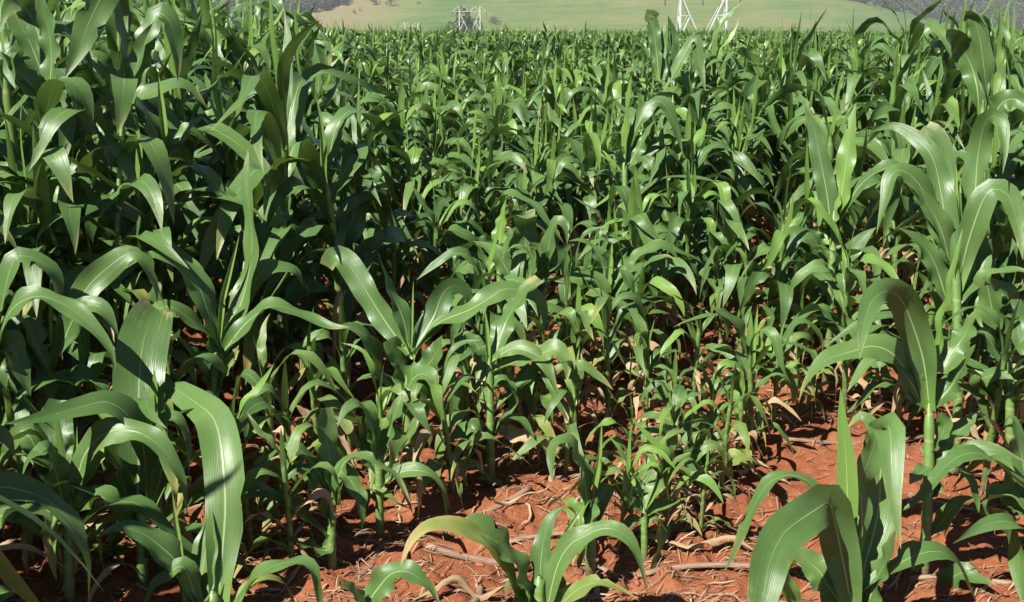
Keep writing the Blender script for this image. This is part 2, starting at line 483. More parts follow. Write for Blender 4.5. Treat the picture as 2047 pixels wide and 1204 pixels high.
def plant_spec(rg, cls):
    """list of (part name, material key, V, F, uv) for a plant about 1 m (tall: 1.5 m, short: 0.5 m) to the top of its arching leaves"""
    parts = []
    if cls == 'tall':   H, nl, Lr, wr, r0, r1 = 1.5, 17, (.46, .68), (.060, .082), .0150, .0125
    elif cls == 'mid':  H, nl, Lr, wr, r0, r1 = 0.95, 14, (.32, .48), (.053, .075), .0130, .0115
    else:               H, nl, Lr, wr, r0, r1 = 0.5, 9, (.22, .35), (.034, .050), .0085, .0075
    hs = H * 0.66
    lean = (rg.normal(0, .04) * H, rg.normal(0, .04) * H)
    parts.append(('stalk', 'stalk') + gen_stalk(hs, r0, r1, lean))
    plane = rg.uniform(0, 6.28)
    for i in range(nl):
        f = i / (nl - 1)
        z0 = H * (.09 + .57 * f ** 1.05)
        t = min(1, z0 / hs)
        x0 = (lean[0] * t ** 1.5, lean[1] * t ** 1.5)
        az = plane + math.pi * (i % 2) + rg.normal(0, .38)
        L = rg.uniform(*Lr) * (0.62 + 0.75 * math.sin(math.pi * min(1, .12 + .66 * f)) * .55 + .05)
        w = rg.uniform(*wr) * (0.62 + 0.42 * math.sin(math.pi * (.12 + .70 * f)))
        th0 = R(rg.uniform(34, 52)) * (1 - f) + R(rg.uniform(10, 22)) * f
        th1 = R(rg.uniform(130, 176)) * (1 - f) + R(rg.uniform(118, 172)) * f
        if f > .93 and rg.random() < .6: th1 = R(rg.uniform(25, 90)); w *= .6; L *= .7
        mk = 'green' if f < .9 else ('young' if rg.random() < .4 else 'green')
        if cls == 'mid' and f < .35: mk = rg.choice(['pale', 'yellow', 'green', 'dry'], p=[.25, .2, .2, .35])
        if cls == 'short' and f < .45: mk = rg.choice(['pale', 'yellow', 'dry'], p=[.25, .25, .5])
        if cls == 'tall' and f < .15: mk = rg.choice(['yellow', 'green', 'dry'])
        if cls == 'short' and f >= .45: mk = rg.choice(['pale', 'young', 'green'], p=[.3, .35, .35])
        if mk == 'dry': L *= .8; w *= .55
        V, F, uv = gen_leaf(rg, z0, az, L, w, th0, th1, rg.uniform(.34, .56), r0 + (r1 - r0) * t + .001, kink=rg.choice([0, .4, .8]) * rg.random(),
                            curl_az=rg.normal(0, .65), twist=rg.normal(0, .85), x0=x0, sheath=H * .07, ripple=rg.uniform(.08, .30) if mk != 'dry' else .45)
        parts.append(('leaf', mk, V, F, uv))
    # withered leaves hanging at the foot
    for i in range({'tall': 2, 'mid': 4, 'short': 4}[cls]):
        z0 = H * rg.uniform(.10, .42)
        V, F, uv = gen_leaf(rg, z0, rg.uniform(0, 6.28), H * rg.uniform(.26, .46), rg.uniform(.012, .026) * (.7 if cls == 'short' else 1), R(rg.uniform(45, 85)), R(rg.uniform(160, 186)), rg.uniform(.2, .45), r0,
                            n=12, across=2, curl_az=rg.normal(0, .9), twist=rg.normal(0, 1.6), ripple=.5)
        parts.append(('withered_leaf', 'dry' if rg.random() < .65 else 'yellow', V, F, uv))
    # the rolled whorl of young leaves at the top
    az = rg.uniform(0, 6.28)
    V, F, uv = gen_leaf(rg, hs * .90, az, H * rg.uniform(.28, .42), w * .60, R(rg.uniform(1, 7)), R(rg.uniform(3, 16)), .6, .002, x0=lean, ripple=.03)
    parts.append(('whorl', 'young', V, F, uv))
    return parts

class Variant: pass
VARIANTS = {'tall': [], 'mid': [], 'short': []}
for cls, k in (('tall', 13), ('mid', 18), ('short', 11)):
    for i in range(k):
        rg = np.random.default_rng(100 + i + {'tall': 0, 'mid': 300, 'short': 700}[cls])
        v = Variant(); v.spec = plant_spec(rg, cls)
        v.h = max(np.percentile(V[:, 2], 99) for _, _, V, _, _ in v.spec)
        v.parts = [(nm, mesh_from('maize_' + nm, V, F, uv, [M[mk]]), mk) for nm, mk, V, F, uv in v.spec]
        VARIANTS[cls].append(v)

def place_plant(cls, vi, x, y, rz, h, label, group, tilt=(0, 0)):
    v = VARIANTS[cls][vi % len(VARIANTS[cls])]
    e = empty('maize_plant', (x, y, float(ground_z(x, y))), rz, h / v.h)
    e.rotation_euler = (tilt[0], tilt[1], rz)
    for nm, me, mk in v.parts: obj(nm, me, e)
    tag(e, label, 'maize plant', group)
    return e

# ---------------------------------------------------------------- plants one can tell apart, leaf by leaf
CROPS = {'1': (0, 0), '5': (0, 400), '6': (0, 800), '7': (680, 800), '8': (1347, 800), '9': (680, 400), 'A': (1347, 400)}
def to_px(crop, x, y):
    if crop == 'P': return x, y
    ox, oy = CROPS[crop]
    return ox + x / 2.9243, oy + y / 2.9243

def traced_leaf(rg, base, d, crop, mk, wpx, dd, pts, kind):
    pts = np.array(pts, float)
    px, py = to_px(crop, pts[:, 0], pts[:, 1])
    k = len(pts)
    arc = np.concatenate([[0], np.cumsum(np.hypot(np.diff(px), np.diff(py)))]); arc /= arc[-1]
    dep = d + (np.asarray(pts[:, 2]) if pts.shape[1] > 2 else dd * arc ** 1.3)
    Pw = at(px, py, dep)
    n = 26
    P = smooth_path(Pw, n)
    vis = (.93 if wpx < 60 else 1.0) * wpx * d / FPX
    real = max(vis, min(.082, vis * 1.55))
    if kind == 'spindle': real = vis
    roll0 = math.acos(min(1.0, vis / real))
    view = unit(P - CAM)
    T = unit(np.gradient(P, axis=0))
    side = np.cross(T, view)
    side = unit(side)
    best = None
    for sg in (1, -1):
        wob = (0.38 if wpx < 60 else .12) * np.sin(np.linspace(0, 1, n) * rg.uniform(3, 6) + rg.uniform(0, 6.28))
        _, W, N = frames(P, side, sg * roll0 * np.ones(n) + wob * (kind != 'spindle'))
        flip = np.sign(np.sum(N * -view, -1).mean()) or 1
        N = N * flip
        z = N[:, 2].mean()
        if best is None or z > best[0]: best = (z, W, N)
    _, W, N = best
    v = np.linspace(0, 1, n)
    wd = real * profile(v, kind)
    fold = 0.55 * (1 - sstep(0, .3, v)) + 0.14 + 0.15 * sstep(.7, 1, v)
    if kind == 'spindle': fold = np.full(n, 1.0 if wpx < 40 else .2) * (1 - .5 * v)
    V, F, uv = ribbon(P, W, N, wd, 6, fold, 0.0 if kind == 'spindle' else rg.uniform(.08, .20), rg, v0=0.1 if kind == 'part' else 0.0)
    return V - base, F, uv

def hero(label, bx, d, leaves, top=None, r=.015, extra=0, ecls='mid', seed=0, group=None, elen=1.0, ewid=1.0):
    """bx: picture column of the stalk, d: its depth; top: picture row at which the stalk ends"""
    rg = np.random.default_rng(900 + seed)
    x = (bx - 1023.5) / FPX * d
    y = d / math.cos(PITCH)
    for _ in range(4):                     # ground point at depth d
        z = float(ground_z(x, y)); y = (d + (z - CAM_H) * math.sin(PITCH)) / math.cos(PITCH)
    base = np.array([x, y, z])
    e = empty('maize_plant', base)
    if top is None: top = 602
    tp = at(top[0], top[1], d) - base
    V, F, uv = gen_stalk(tp[2], r, r * .9, (tp[0], tp[1]), nseg=7, sides=10)
    obj('stalk', mesh_from('maize_stalk', V, F, uv, [M['stalk']]), e)
    for lf in leaves:
        crop, mk, wpx, dd, pts = lf[:5]
        kind = lf[5] if len(lf) > 5 else 'blade'
        V, F, uv = traced_leaf(rg, base, d, crop, mk, wpx, dd, pts, kind)
        o = obj('whorl' if kind == 'spindle' else 'leaf', mesh_from('maize_leaf', V, F, uv, [M[mk]]), e)
        if mk in ('yellow', 'dry'): o['label'] = 'yellowing leaf with a dry brown tip' if mk == 'yellow' else 'dry straw-coloured dead leaf'
    h = tp[2]
    for i in range(extra):
        f = (i + .5) / extra
        z0 = h * ((.10 + .62 * f) if ewid <= 1.1 else (.22 + .74 * f)); t = z0 / h
        mk = rg.choice(['pale', 'yellow', 'dry', 'green']) if f < .4 else 'green'
        az = rg.uniform(0, 6.28) if ewid <= 1.1 else -1.57 + (1 if i % 2 else -1) * rg.uniform(.1, 1.2); ew = ewid * (.55 if mk == 'dry' else 1)
        L = elen * (0.30 + .2 * f) * rg.uniform(.8, 1.2)
        V, F, uv = gen_leaf(rg, z0, az, L, (.036 + .035 * f) * ew, R(rg.uniform(30, 50)), R(rg.uniform(125, 170)), rg.uniform(.4, .6), r * .9,
                            x0=(tp[0] * t ** 1.5, tp[1] * t ** 1.5), sheath=.06, twist=rg.normal(0, .5), curl_az=rg.normal(0, .5))
        obj('leaf', mesh_from('maize_leaf', V, F, uv, [M[mk]]), e)
    tag(e, label, 'maize plant', group or 'maize plants around the bare patch')
    HEROES.append((x, y)); HERO_SHORT.append((SHORT[seed], bx, top[1]))
    return e
HEROES, HERO_SHORT = [], []
SHORT = {1: 'the broad upright leaf at the bottom edge', 2: 'the huge cupped leaf', 3: 'the half-shaded plant with pale stem', 4: 'the long bluish leaf at left',
 5: 'the tall pointed leaf before dark shade', 6: 'the thin pale whorl at left', 7: 'the long leaf arching at left', 8: 'the central fan of glossy leaves', 9: 'the square-topped folded leaf',
 10: 'the shaded stalk with yellow leaf', 11: 'the pale yellowish mid-field plant', 12: 'the slender plant over red soil', 13: 'the blunt upright leaf over straw', 14: 'the yellow arching leaf',
 15: 'the pointed whorl before straw', 16: 'the single wide arc leaf', 17: 'the small narrow-leaved light plant', 18: 'the small bright stunted plant', 19: 'the ragged fresh young plant',
 20: 'the pale spike with folded leaf', 21: 'the thick light green stalk', 22: 'the leaf drooping to the corner', 23: 'the tall sunlit plant at right', 24: 'the thick pale stalk standing clear',
 25: 'the pale leaf leaving the frame', 26: 'the lit leaf curling in the corner', 27: 'the big pale ribbed leaf', 28: 'the sharp spike at upper left', 29: 'the arching pair at upper left',
 30: 'the leaves cascading before dense shade', 31: 'the slim plant with bright whorl', 32: 'the half-shaded leaf at top right', 33: 'the tall leaves against the pylon', 34: 'the long leaf with pale curved edge',
 35: 'the pale forked whorl', 36: 'the pointed pale upright leaf in mid field'}
G, Y_, D_, YG, PA = 'green', 'yellow', 'dry', 'young', 'pale'
hero('maize plant with one very broad upright glossy leaf at the bottom edge', 432, 2.75, [
  ('6', G, 84, 0, [(1290,1330,0),(1285,1100,.02),(1300,900,.04),(1318,650,.07),(1312,450,.10),(1295,270,.14),(1250,110,.20),(1150,20,.27),(1000,-80,.36),(790,-235,.48)]),
  ('6', G, 44, .08, [(1170,1330),(1165,1150),(1190,950),(1225,750),(1240,600)], 'part'),
  ('6', YG, 24, 0, [(1110,1330),(1070,1100),(1045,850),(1020,650),(1005,520)], 'spindle'),
  ('6', G, 30, -.12, [(1170,1240),(1080,985),(990,1010),(910,1080),(850,1200),(830,1300)]),
  ('6', G, 42, -.08, [(1150,1180),(1050,970),(920,840),(800,765),(690,748),(555,808)]),
  ('6', G, 34, -.12, [(1330,1330),(1430,1130),(1560,990),(1700,945),(1800,965),(1850,1060),(1880,1300)]),
 ], top=(425,1180), seed=1, extra=2, ecls='mid')
hero('maize plant with a huge cupped leaf facing the viewer, in the shade left of centre', 287, 3.0, [
  ('6', G, 104, 0, [(805,700,0),(808,480,.02),(815,300,.03),(812,100,.05),(815,-120,.08),(835,-320,.12),(880,-470,.18),(915,-535,.24)], 'open'),
  ('6', G, 45, -.28, [(855,660),(850,380),(810,180),(720,60),(610,10),(480,40),(330,80),(180,115),(25,140)]),
  ('6', G, 46, -.1, [(880,650),(930,480),(960,300),(960,180),(990,100),(1050,120),(1090,250),(1105,420)]),
  ('6', G, 50, -.1, [(760,660),(720,480),(690,380),(640,280),(620,180),(600,110)]),
 ], top=(282,985), seed=2, extra=4)
hero('leafy maize plant half in shade by the left edge with pale stem', 140, 2.9, [
  ('6', YG, 20, 0, [(430,660),(425,450),(440,300),(450,150)], 'spindle'),
  ('6', G, 36, .1, [(360,640),(330,450),(300,300),(240,150),(110,-60)]),
  ('6', G, 38, -.1, [(430,600),(490,330),(620,195),(760,175),(880,225),(990,330),(1060,470),(1095,680)]),
  ('6', G, 66, .1, [(400,640),(390,420),(340,250),(330,120),(350,0)], 'open'),
  ('6', G, 40, -.15, [(380,640),(290,300),(230,310),(170,360),(130,450)]),
  ('6', G, 44, -.1, [(440,640),(560,560),(640,600),(720,690),(790,790)]),
  ('6', G, 38, .05, [(370,600),(250,380),(160,200),(60,260),(0,420)]),
 ], top=(140,985), seed=3, extra=4)
hero('maize plant cut by the left frame edge with a long bluish arching leaf', -70, 2.45, [
  ('6', G, 42, -.05, [(-190,800),(-110,580),(0,510),(150,535),(300,600),(420,720),(475,850),(512,960),(516,1170)]),
  ('6', G, 54, -.12, [(-190,820),(-60,720),(60,650),(170,640),(270,690),(240,780)]),
  ('6', G, 40, .1, [(-200,700),(-140,400),(-60,200),(30,220),(90,330)]),
 ], top=(-66,1080), seed=4, extra=4)
hero('maize plant left of centre with a tall pointed upright leaf rising against dark shade', 428, 3.55, [
  ('5', G, 42, .1, [(1305,930),(1350,760),(1410,600),(1455,420),(1475,230),(1450,0),(1440,-150),(1450,-300)]),
  ('5', G, 34, -.1, [(1290,890),(1230,700),(1170,520),(1080,400),(960,330),(860,330),(705,420)]),
  ('5', G, 36, -.12, [(1300,900),(1420,740),(1500,670),(1590,620),(1700,640),(1830,700),(1940,740),(2045,745)]),
  ('5', G, 32, -.15, [(1300,895),(1220,800),(1100,690),(1000,625),(920,650),(930,770),(965,900)]),
  ('5', YG, 20, 0, [(1275,900),(1300,600),(1340,430),(1400,200)], 'spindle'),
  ('5', G, 30, .12, [(1310,760),(1460,520),(1540,410),(1620,390),(1730,415),(1770,510)]),
  ('5', G, 42, .15, [(1250,800),(1160,480),(1060,350),(960,270),(870,225),(720,205)]),
  ('5', G, 34, -.1, [(1265,1130),(1200,990),(1120,900),(1050,810),(985,770)]),
  ('5', PA, 28, -.05, [(1260,1140),(1320,990),(1380,900),(1400,880)], 'part'),
  ('5', YG, 40, 0, [(1270,960),(1240,780),(1205,640),(1190,560)], 'open'),
 ], top=(432,690), r=.0165, seed=5, extra=3)
hero('maize plant near the left edge with a thin pale upright whorl', 100, 3.2, [
  ('5', YG, 15, 0, [(305,980),(300,750),(297,600),(295,430)], 'spindle'),
  ('5', G, 34, -.1, [(310,1000),(370,830),(440,680),(520,615),(590,630),(650,720),(700,840)]),
  ('5', G, 50, .1, [(320,980),(390,770),(450,620),(530,490),(640,390),(740,315),(820,320),(870,400),(905,500),(920,605)]),
  ('5', G, 30, -.1, [(290,1010),(200,830),(110,680),(60,600),(0,545),(-100,560)]),
  ('5', G, 44, -.05, [(270,1040),(210,860),(130,740),(60,800),(30,900),(80,1050)]),
  ('5', G, 40, -.1, [(300,1060),(420,1040),(520,1050),(610,1130),(640,1250)]),
 ], top=(100,735), r=.015, seed=6, extra=4)
hero('maize plant cut by the left edge whose long leaf arches over its neighbours', -25, 3.05, [
  ('5', G, 38, -.12, [(-60,1150),(10,780),(60,650),(150,580),(260,565),(400,625),(520,720),(610,820),(660,920),(668,1015)]),
  ('5', G, 44, 0, [(-80,1100),(-20,950),(40,830),(90,900),(130,1020),(180,1150)]),
  ('5', G, 44, .1, [(-70,1100),(-60,850),(-20,700),(30,540),(100,580)]),
  ('5', G, 36, .1, [(-60,1000),(60,400),(150,330),(270,380),(330,460),(350,660)], 'part'),
 ], top=(-22,760), seed=7, extra=4)
hero('central maize plant with a broad leaf leaning left and spread fan of glossy leaves', 815, 3.65, [
  ('9', G, 54, .1, [(405,900),(320,790),(230,660),(150,530),(80,420),(20,345),(-40,330),(-75,390)], 'open'),
  ('9', G, 28, .05, [(410,900),(370,700),(310,560),(260,430),(220,305)]),
  ('9', YG, 11, 0, [(412,900),(420,650),(428,470)], 'spindle'),
  ('9', G, 52, .12, [(415,930),(480,800),(550,680),(590,570),(640,510),(710,510),(750,560),(772,650)]),
  ('9', G, 34, -.08, [(410,1080),(490,990),(560,900),(600,790)], 'part'),
  ('9', G, 48, -.03, [(395,1110),(350,960),(310,870),(285,815)], 'open'),
  ('9', G, 34, .15, [(430,900),(560,730),(760,640),(880,570),(960,520),(1090,540),(1170,590),(1195,700),(1180,800)]),
  ('9', G, 38, -.15, [(385,1210),(400,1090),(460,1020),(530,1040),(548,1140)]),
  ('9', G, 36, -.1, [(385,1130),(300,1080),(220,1000),(190,900),(150,800),(60,740),(-30,748)]),
  ('9', PA, 30, -.15, [(400,1200),(520,1120),(620,1070),(720,1080),(800,1130)]),
 ], top=(818,735), r=.0165, seed=8, extra=3)
hero('maize plant in mid field with a square-topped leaf folded towards the viewer', 1045, 4.35, [
  ('9', G, 52, 0, [(1075,560,.02),(1090,420,.08),(1085,250,.12),(1082,130,.10),(1080,85,.02),(1085,110,-.08)], 'open'),
  ('9', G, 34, -.08, [(1085,520),(1125,390),(1150,300),(1145,250)], 'open'),
  ('9', G, 30, -.1, [(1060,480),(1020,260),(1005,180),(990,220),(950,345)]),
  ('9', YG, 22, 0, [(1070,560),(1075,420),(1065,300)], 'spindle'),
  ('9', G, 44, -.1, [(1100,520),(1180,400),(1260,330),(1330,270),(1370,260)]),
  ('9', G, 36, -.12, [(1100,560),(1200,380),(1230,200),(1270,120),(1320,160),(1325,260)]),
  ('9', G, 30, .05, [(1050,560),(930,330),(850,270),(770,240)]),
 ], top=(1048,585), r=.0155, seed=9, extra=5)
hero('maize plant just right of centre with shaded stalk and a yellowing drooping leaf', 982, 3.6, [
  ('9', YG, 17, 0, [(872,960),(860,780),(845,640)], 'spindle'),
  ('9', G, 38, .12, [(885,960),(960,730),(1030,610),(1100,520),(1170,465)], 'open'),
  ('9', G, 26, .05, [(860,960),(800,850),(740,780),(715,795)]),
  ('9', PA, 24, -.12, [(880,950),(1000,870),(1090,880),(1180,930),(1230,1040),(1285,1160)]),
  ('9', G, 24, -.1, [(865,960),(780,890),(690,945)]),
  ('9', G, 24, -.12, [(870,1130),(940,1045),(1005,1100),(1035,1200)]),
  ('9', PA, 38, -.1, [(890,1010),(1060,930),(1170,900),(1260,870),(1320,950),(1325,1065)]),
  ('9', G, 26, 0, [(880,1080),(1030,1080),(1120,1000),(1170,930)]),
  ('7', G, 27, -.08, [(885,260),(930,130),(1000,100),(1080,140),(1135,225)]),
  ('7', D_, 27, -.1, [(890,170),(980,190),(1060,215),(1140,240),(1190,270),(1222,390)]),
  ('7', G, 26, -.05, [(870,230),(790,150),(700,190),(620,250)]),
  ('7', G, 24, -.1, [(860,260),(800,160),(770,200),(765,290),(745,395)]),
  ('7', Y_, 18, -.1, [(870,420),(800,385),(710,390),(750,500),(795,650)]),
  ('7', Y_, 18, -.1, [(880,470),(820,440),(900,480),(970,520),(985,600)]),
 ], top=(978,715), r=.013, seed=10, extra=2)
hero('pale yellowish maize plant in mid field with a light upright whorl', 1212, 4.4, [
  ('9', YG, 22, 0, [(1558,600),(1575,420),(1590,235)], 'spindle'),
  ('9', G, 30, .05, [(1550,560),(1540,400),(1500,300),(1420,240),(1335,240)]),
  ('9', PA, 40, -.1, [(1540,720),(1530,560),(1490,470),(1400,460),(1300,470),(1200,465)]),
  ('9', G, 32, .05, [(1565,560),(1640,430),(1700,370),(1780,300),(1850,260),(1920,280),(1975,345)]),
  ('9', G, 24, -.08, [(1570,600),(1660,545),(1740,510),(1775,500)]),
  ('9', G, 30, -.08, [(1570,640),(1700,420),(1800,370),(1900,330),(1960,350)]),
  ('9', PA, 30, -.1, [(1545,700),(1470,560),(1430,480),(1465,580),(1475,700)]),
  ('9', G, 26, -.1, [(1560,760),(1480,760),(1360,780),(1250,830),(1190,890)]),
  ('9', D_, 20, -.12, [(1560,820),(1700,830),(1830,870),(1930,950),(2000,1020)]),
 ], top=(1214,590), r=.0145, seed=11, extra=4)
hero('slender maize plant with bare red soil behind its lower stem, left of the shaded stalk', 760, 3.25, [
  ('7', YG, 14, 0, [(228,560),(225,300),(225,0),(222,-60)], 'spindle'),
  ('7', YG, 27, -.02, [(220,360),(195,230),(170,120),(150,50)], 'open'),
  ('7', G, 30, -.1, [(220,380),(180,140),(110,30),(40,50),(-20,160)]),
  ('7', G, 36, .05, [(245,320),(290,180),(330,60),(365,-40)], 'part'),
  ('7', G, 26, .02, [(260,400),(370,260),(420,180),(448,75)]),
  ('7', G, 24, -.1, [(235,500),(330,430),(430,410),(520,430),(580,500),(610,580),(622,695)]),
  ('7', Y_, 15, -.1, [(228,540),(185,510),(270,550),(350,610),(430,645)]),
  ('7', G, 34, -.02, [(210,420),(140,260),(110,160),(100,110)]),
 ], top=(757,905), r=.0125, seed=12, extra=1)
hero('maize plant with a blunt upright leaf standing over soil strewn with straw, left of centre', 664, 3.05, [
  ('6', G, 31, 0, [(1955,620),(1935,400),(1910,220),(1900,45)], 'open'),
  ('6', G, 26, -.1, [(1945,600),(1850,400),(1760,300),(1650,280),(1560,350),(1450,452)]),
  ('6', Y_, 24, .05, [(1940,560),(1870,270),(1800,290),(1700,350),(1640,440)]),
  ('7', G, 26, -.1, [(-30,560),(0,420),(60,470),(110,560),(128,700),(120,780)]),
  ('7', G, 26, -.1, [(-25,600),(20,370),(150,340),(240,380),(310,430),(370,520),(412,605)]),
  ('6', G, 40, -.05, [(1930,760),(1840,480),(1740,400),(1660,480),(1640,500)]),
  ('6', G, 30, -.1, [(1940,800),(1900,880),(1700,820),(1640,830)]),
 ], top=(664,985), r=.0125, seed=13, extra=1)
hero('maize plant at the bottom edge with a yellow leaf arching far to the left', 1078, 2.75, [
  ('7', G, 48, -.05, [(1140,1330),(1100,1110),(1030,950),(940,840),(860,760),(790,735),(745,750)], 'open'),
  ('7', Y_, 33, -.18, [(1130,1330),(1010,1080),(930,890),(860,820),(780,790),(700,740),(600,720),(500,745),(420,820),(380,900),(350,990)]),
  ('7', G, 31, .05, [(1155,1330),(1170,1000),(1180,880),(1210,740),(1260,660),(1335,615)], 'part'),
  ('7', YG, 21, 0, [(1175,1330),(1240,960),(1310,800),(1400,650),(1435,590)], 'spindle'),
  ('7', G, 32, -.12, [(1190,1330),(1260,1000),(1340,850),(1440,790),(1530,750),(1620,760),(1700,830),(1750,950),(1790,1100),(1803,1150)]),
  ('7', G, 46, .06, [(1205,1330),(1250,1150),(1290,1000),(1312,890)], 'part'),
  ('7', Y_, 28, -.12, [(1220,1330),(1300,1190),(1400,1100),(1500,1070),(1620,1100),(1750,1175)]),
  ('7', G, 40, -.03, [(1150,1330),(1050,1150),(990,1080),(970,1150)]),
 ], top=(1078,1150), r=.015, seed=14)
hero('maize plant with a pointed whorl in front of the straw-covered soil, right of centre', 1180, 2.98, [
  ('7', YG, 19, 0, [(1475,760),(1490,500),(1515,350),(1530,115)], 'spindle'),
  ('7', G, 37, -.08, [(1455,720),(1430,480),(1400,350),(1350,260),(1290,240),(1240,270),(1238,400),(1245,485)]),
  ('7', G, 36, -.12, [(1465,640),(1450,600),(1455,680),(1440,800),(1420,900),(1393,990)], 'part'),
  ('7', G, 26, .05, [(1480,700),(1500,480),(1510,400),(1520,330)], 'part'),
 ], top=(1183,1010), r=.014, seed=15, extra=1)
hero('maize plant at the bottom edge whose single leaf bends over in a wide arc', 722, 2.6, [
  ('7', G, 38, -.08, [(130,1330),(170,1181),(230,1090),(300,1015),(380,1000),(460,1040),(530,1110),(595,1230)]),
  ('7', PA, 32, -.1, [(120,1330),(150,1230),(100,1140),(50,1095),(-15,1085)]),
 ], top=(728,1270), seed=16)
hero('small light green maize plant with narrow leaves over straw, right of the pointed whorl', 1288, 3.12, [
  ('7', YG, 17, .03, [(1770,660),(1720,450),(1640,300),(1565,205)]),
  ('7', YG, 18, .05, [(1780,650),(1900,330),(1860,270),(1780,190),(1700,105)]),
  ('7', G, 24, -.05, [(1765,660),(1690,560),(1660,450),(1648,400)], 'part'),
  ('7', PA, 27, .03, [(1780,640),(1860,480),(1930,380),(2050,305)]),
  ('7', G, 28, -.08, [(1780,760),(1840,690),(1875,750),(1855,900),(1800,1060)]),
  ('7', G, 20, -.05, [(1765,720),(1700,700),(1650,800),(1620,900)]),
  ('7', PA, 18, .05, [(1770,700),(1850,620),(1950,600),(2047,560)]),
 ], top=(1287,1015), r=.010, seed=17)
hero('small bright maize plant in the row of stunted plants beside the bare red patch', 1395, 3.62, [
  ('8', YG, 24, .05, [(150,330),(180,220),(220,140),(270,50)], 'part'),
  ('8', PA, 28, .02, [(160,340),(110,240),(70,120),(20,20)]),
  ('8', G, 30, -.08, [(150,360),(150,200),(130,140),(90,180),(60,300)]),
  ('8', G, 26, -.05, [(170,380),(250,300),(300,200),(340,120)]),
  ('8', PA, 22, -.1, [(150,420),(230,240),(280,260),(320,350),(345,450)]),
  ('8', D_, 16, -.1, [(170,480),(260,370),(340,350),(440,390),(520,470)]),
  ('8', Y_, 18, -.1, [(160,480),(330,320),(420,370),(480,420),(535,475)]),
  ('8', G, 24, -.05, [(140,460),(80,330),(0,340),(-60,400)]),
 ], top=(1398,905), r=.0105, seed=18, extra=2, elen=.55)
hero('fresh green young maize plant at the head of the stunted row, edges ragged', 1487, 3.95, [
  ('A', YG, 16, 0, [(470,960),(470,830),(490,620)], 'spindle'),
  ('A', G, 27, -.05, [(455,980),(420,880),(400,780),(350,700),(210,620)]),
  ('A', YG, 26, .05, [(480,980),(520,880),(560,800)], 'part'),
  ('A', G, 26, .05, [(480,1000),(640,830),(700,740),(780,720),(850,790),(870,900)]),
  ('A', G, 28, -.1, [(450,1010),(400,1000),(330,1080),(280,1160)]),
  ('A', G, 26, -.08, [(480,1010),(580,1010),(660,1000),(720,1010)]),
  ('A', Y_, 24, .1, [(500,960),(490,800),(520,720),(570,680)]),
  ('A', PA, 24, .03, [(490,980),(620,900),(660,820),(680,760)]),
 ], top=(1505,735), r=.0115, seed=19, extra=2, elen=.6)
hero('big bottom-right maize plant with a pale spike and a glossy folded leaf', 1700, 2.75, [
  ('8', YG, 47, 0, [(1030,900),(1015,550),(1010,400),(1000,250),(985,120),(975,-70)], 'spindle'),
  ('8', G, 76, 0, [(1045,1340,0),(1022,1120,-.02),(980,900,-.03),(942,710,-.05),(918,615,-.07),(895,600,-.09),(840,635,-.12),(740,700,-.16),(650,770,-.20),(600,850,-.22),(560,950,-.25),(530,1080,-.27),(500,1240,-.30)], 'open'),
  ('8', G, 29, .1, [(1000,820),(900,600),(850,540),(780,470),(700,440),(620,450),(550,490),(490,580),(430,700),(380,830),(330,940),(293,1005)]),
  ('8', G, 78, 0, [(1080,1340,0),(1110,1000,.05),(1150,850,.08),(1195,650,.11),(1208,450,.12),(1215,280,.10),(1245,160,.04),(1265,190,-.03),(1275,350,-.07),(1285,550,-.10),(1305,720,-.12),(1327,870,-.13)]),
  ('8', G, 50, -.05, [(1100,1290),(1180,1060),(1250,920),(1290,790),(1305,740)], 'part'),
  ('8', G, 62, .05, [(1010,1240),(900,1080),(850,1000),(760,920),(690,835)], 'part'),
  ('8', YG, 30, -.1, [(760,1340),(700,1190),(640,1020),(590,900),(550,785)], 'part'),
  ('8', G, 40, .1, [(1060,900),(1100,700),(1090,480),(1130,380),(1180,200),(1100,90),(1010,170)]),
 ], top=(1700,1120), r=.017, seed=20, extra=2)
hero('stout maize plant by the right edge with a thick light green stalk', 1845, 3.0, [
  ('A', G, 62, 0, [(1495,1230,0),(1470,1000,-.02),(1430,830,-.04),(1340,600,-.08),(1250,535,-.14),(1160,590,-.20),(1110,740,-.25),(1085,935,-.30)]),
  ('A', YG, 28, .05, [(1500,1120),(1560,750),(1600,560),(1650,350),(1690,165)]),
  ('A', G, 52, .02, [(1560,1010),(1620,900),(1700,790),(1770,640)], 'part'),
  ('A', G, 42, -.05, [(1520,1200),(1620,1090),(1700,960),(1765,845)], 'part'),
  ('A', G, 38, -.05, [(1470,1230),(1380,1060),(1280,960),(1180,940)]),
  ('A', G, 40, -.1, [(1460,1220),(1340,970),(1250,880),(1150,855),(1060,880),(900,930),(820,1000),(760,1100),(730,1190)]),
  ('8', G, 32, -.1, [(1480,620),(1550,400),(1640,340),(1760,290),(1880,290),(1980,330),(2060,365)]),
  ('8', G, 30, -.12, [(1490,480),(1510,400),(1450,420),(1378,495)]),
  ('8', G, 46, .03, [(1510,420),(1600,270),(1690,160),(1770,80)], 'part'),
  ('8', G, 26, -.1, [(1470,830),(1560,720),(1640,620),(1720,580),(1810,610)]),
  ('8', G, 28, -.12, [(1500,480),(1620,380),(1700,420),(1750,520),(1782,660)]),
  ('8', G, 36, -.15, [(1420,1240),(1560,1100),(1680,1010),(1780,1050),(1895,1085)]),
  ('8', Y_, 26, -.1, [(1400,1000),(1420,880),(1380,870),(1320,930),(1300,1000)]),
  ('8', G, 34, -.02, [(1490,330),(1540,250),(1585,150),(1560,60)], 'part'),
  ('8', G, 34, -.02, [(1480,560),(1540,480),(1560,420),(1550,390)], 'part'),
 ], top=(1858,800), r=.0145, seed=21)
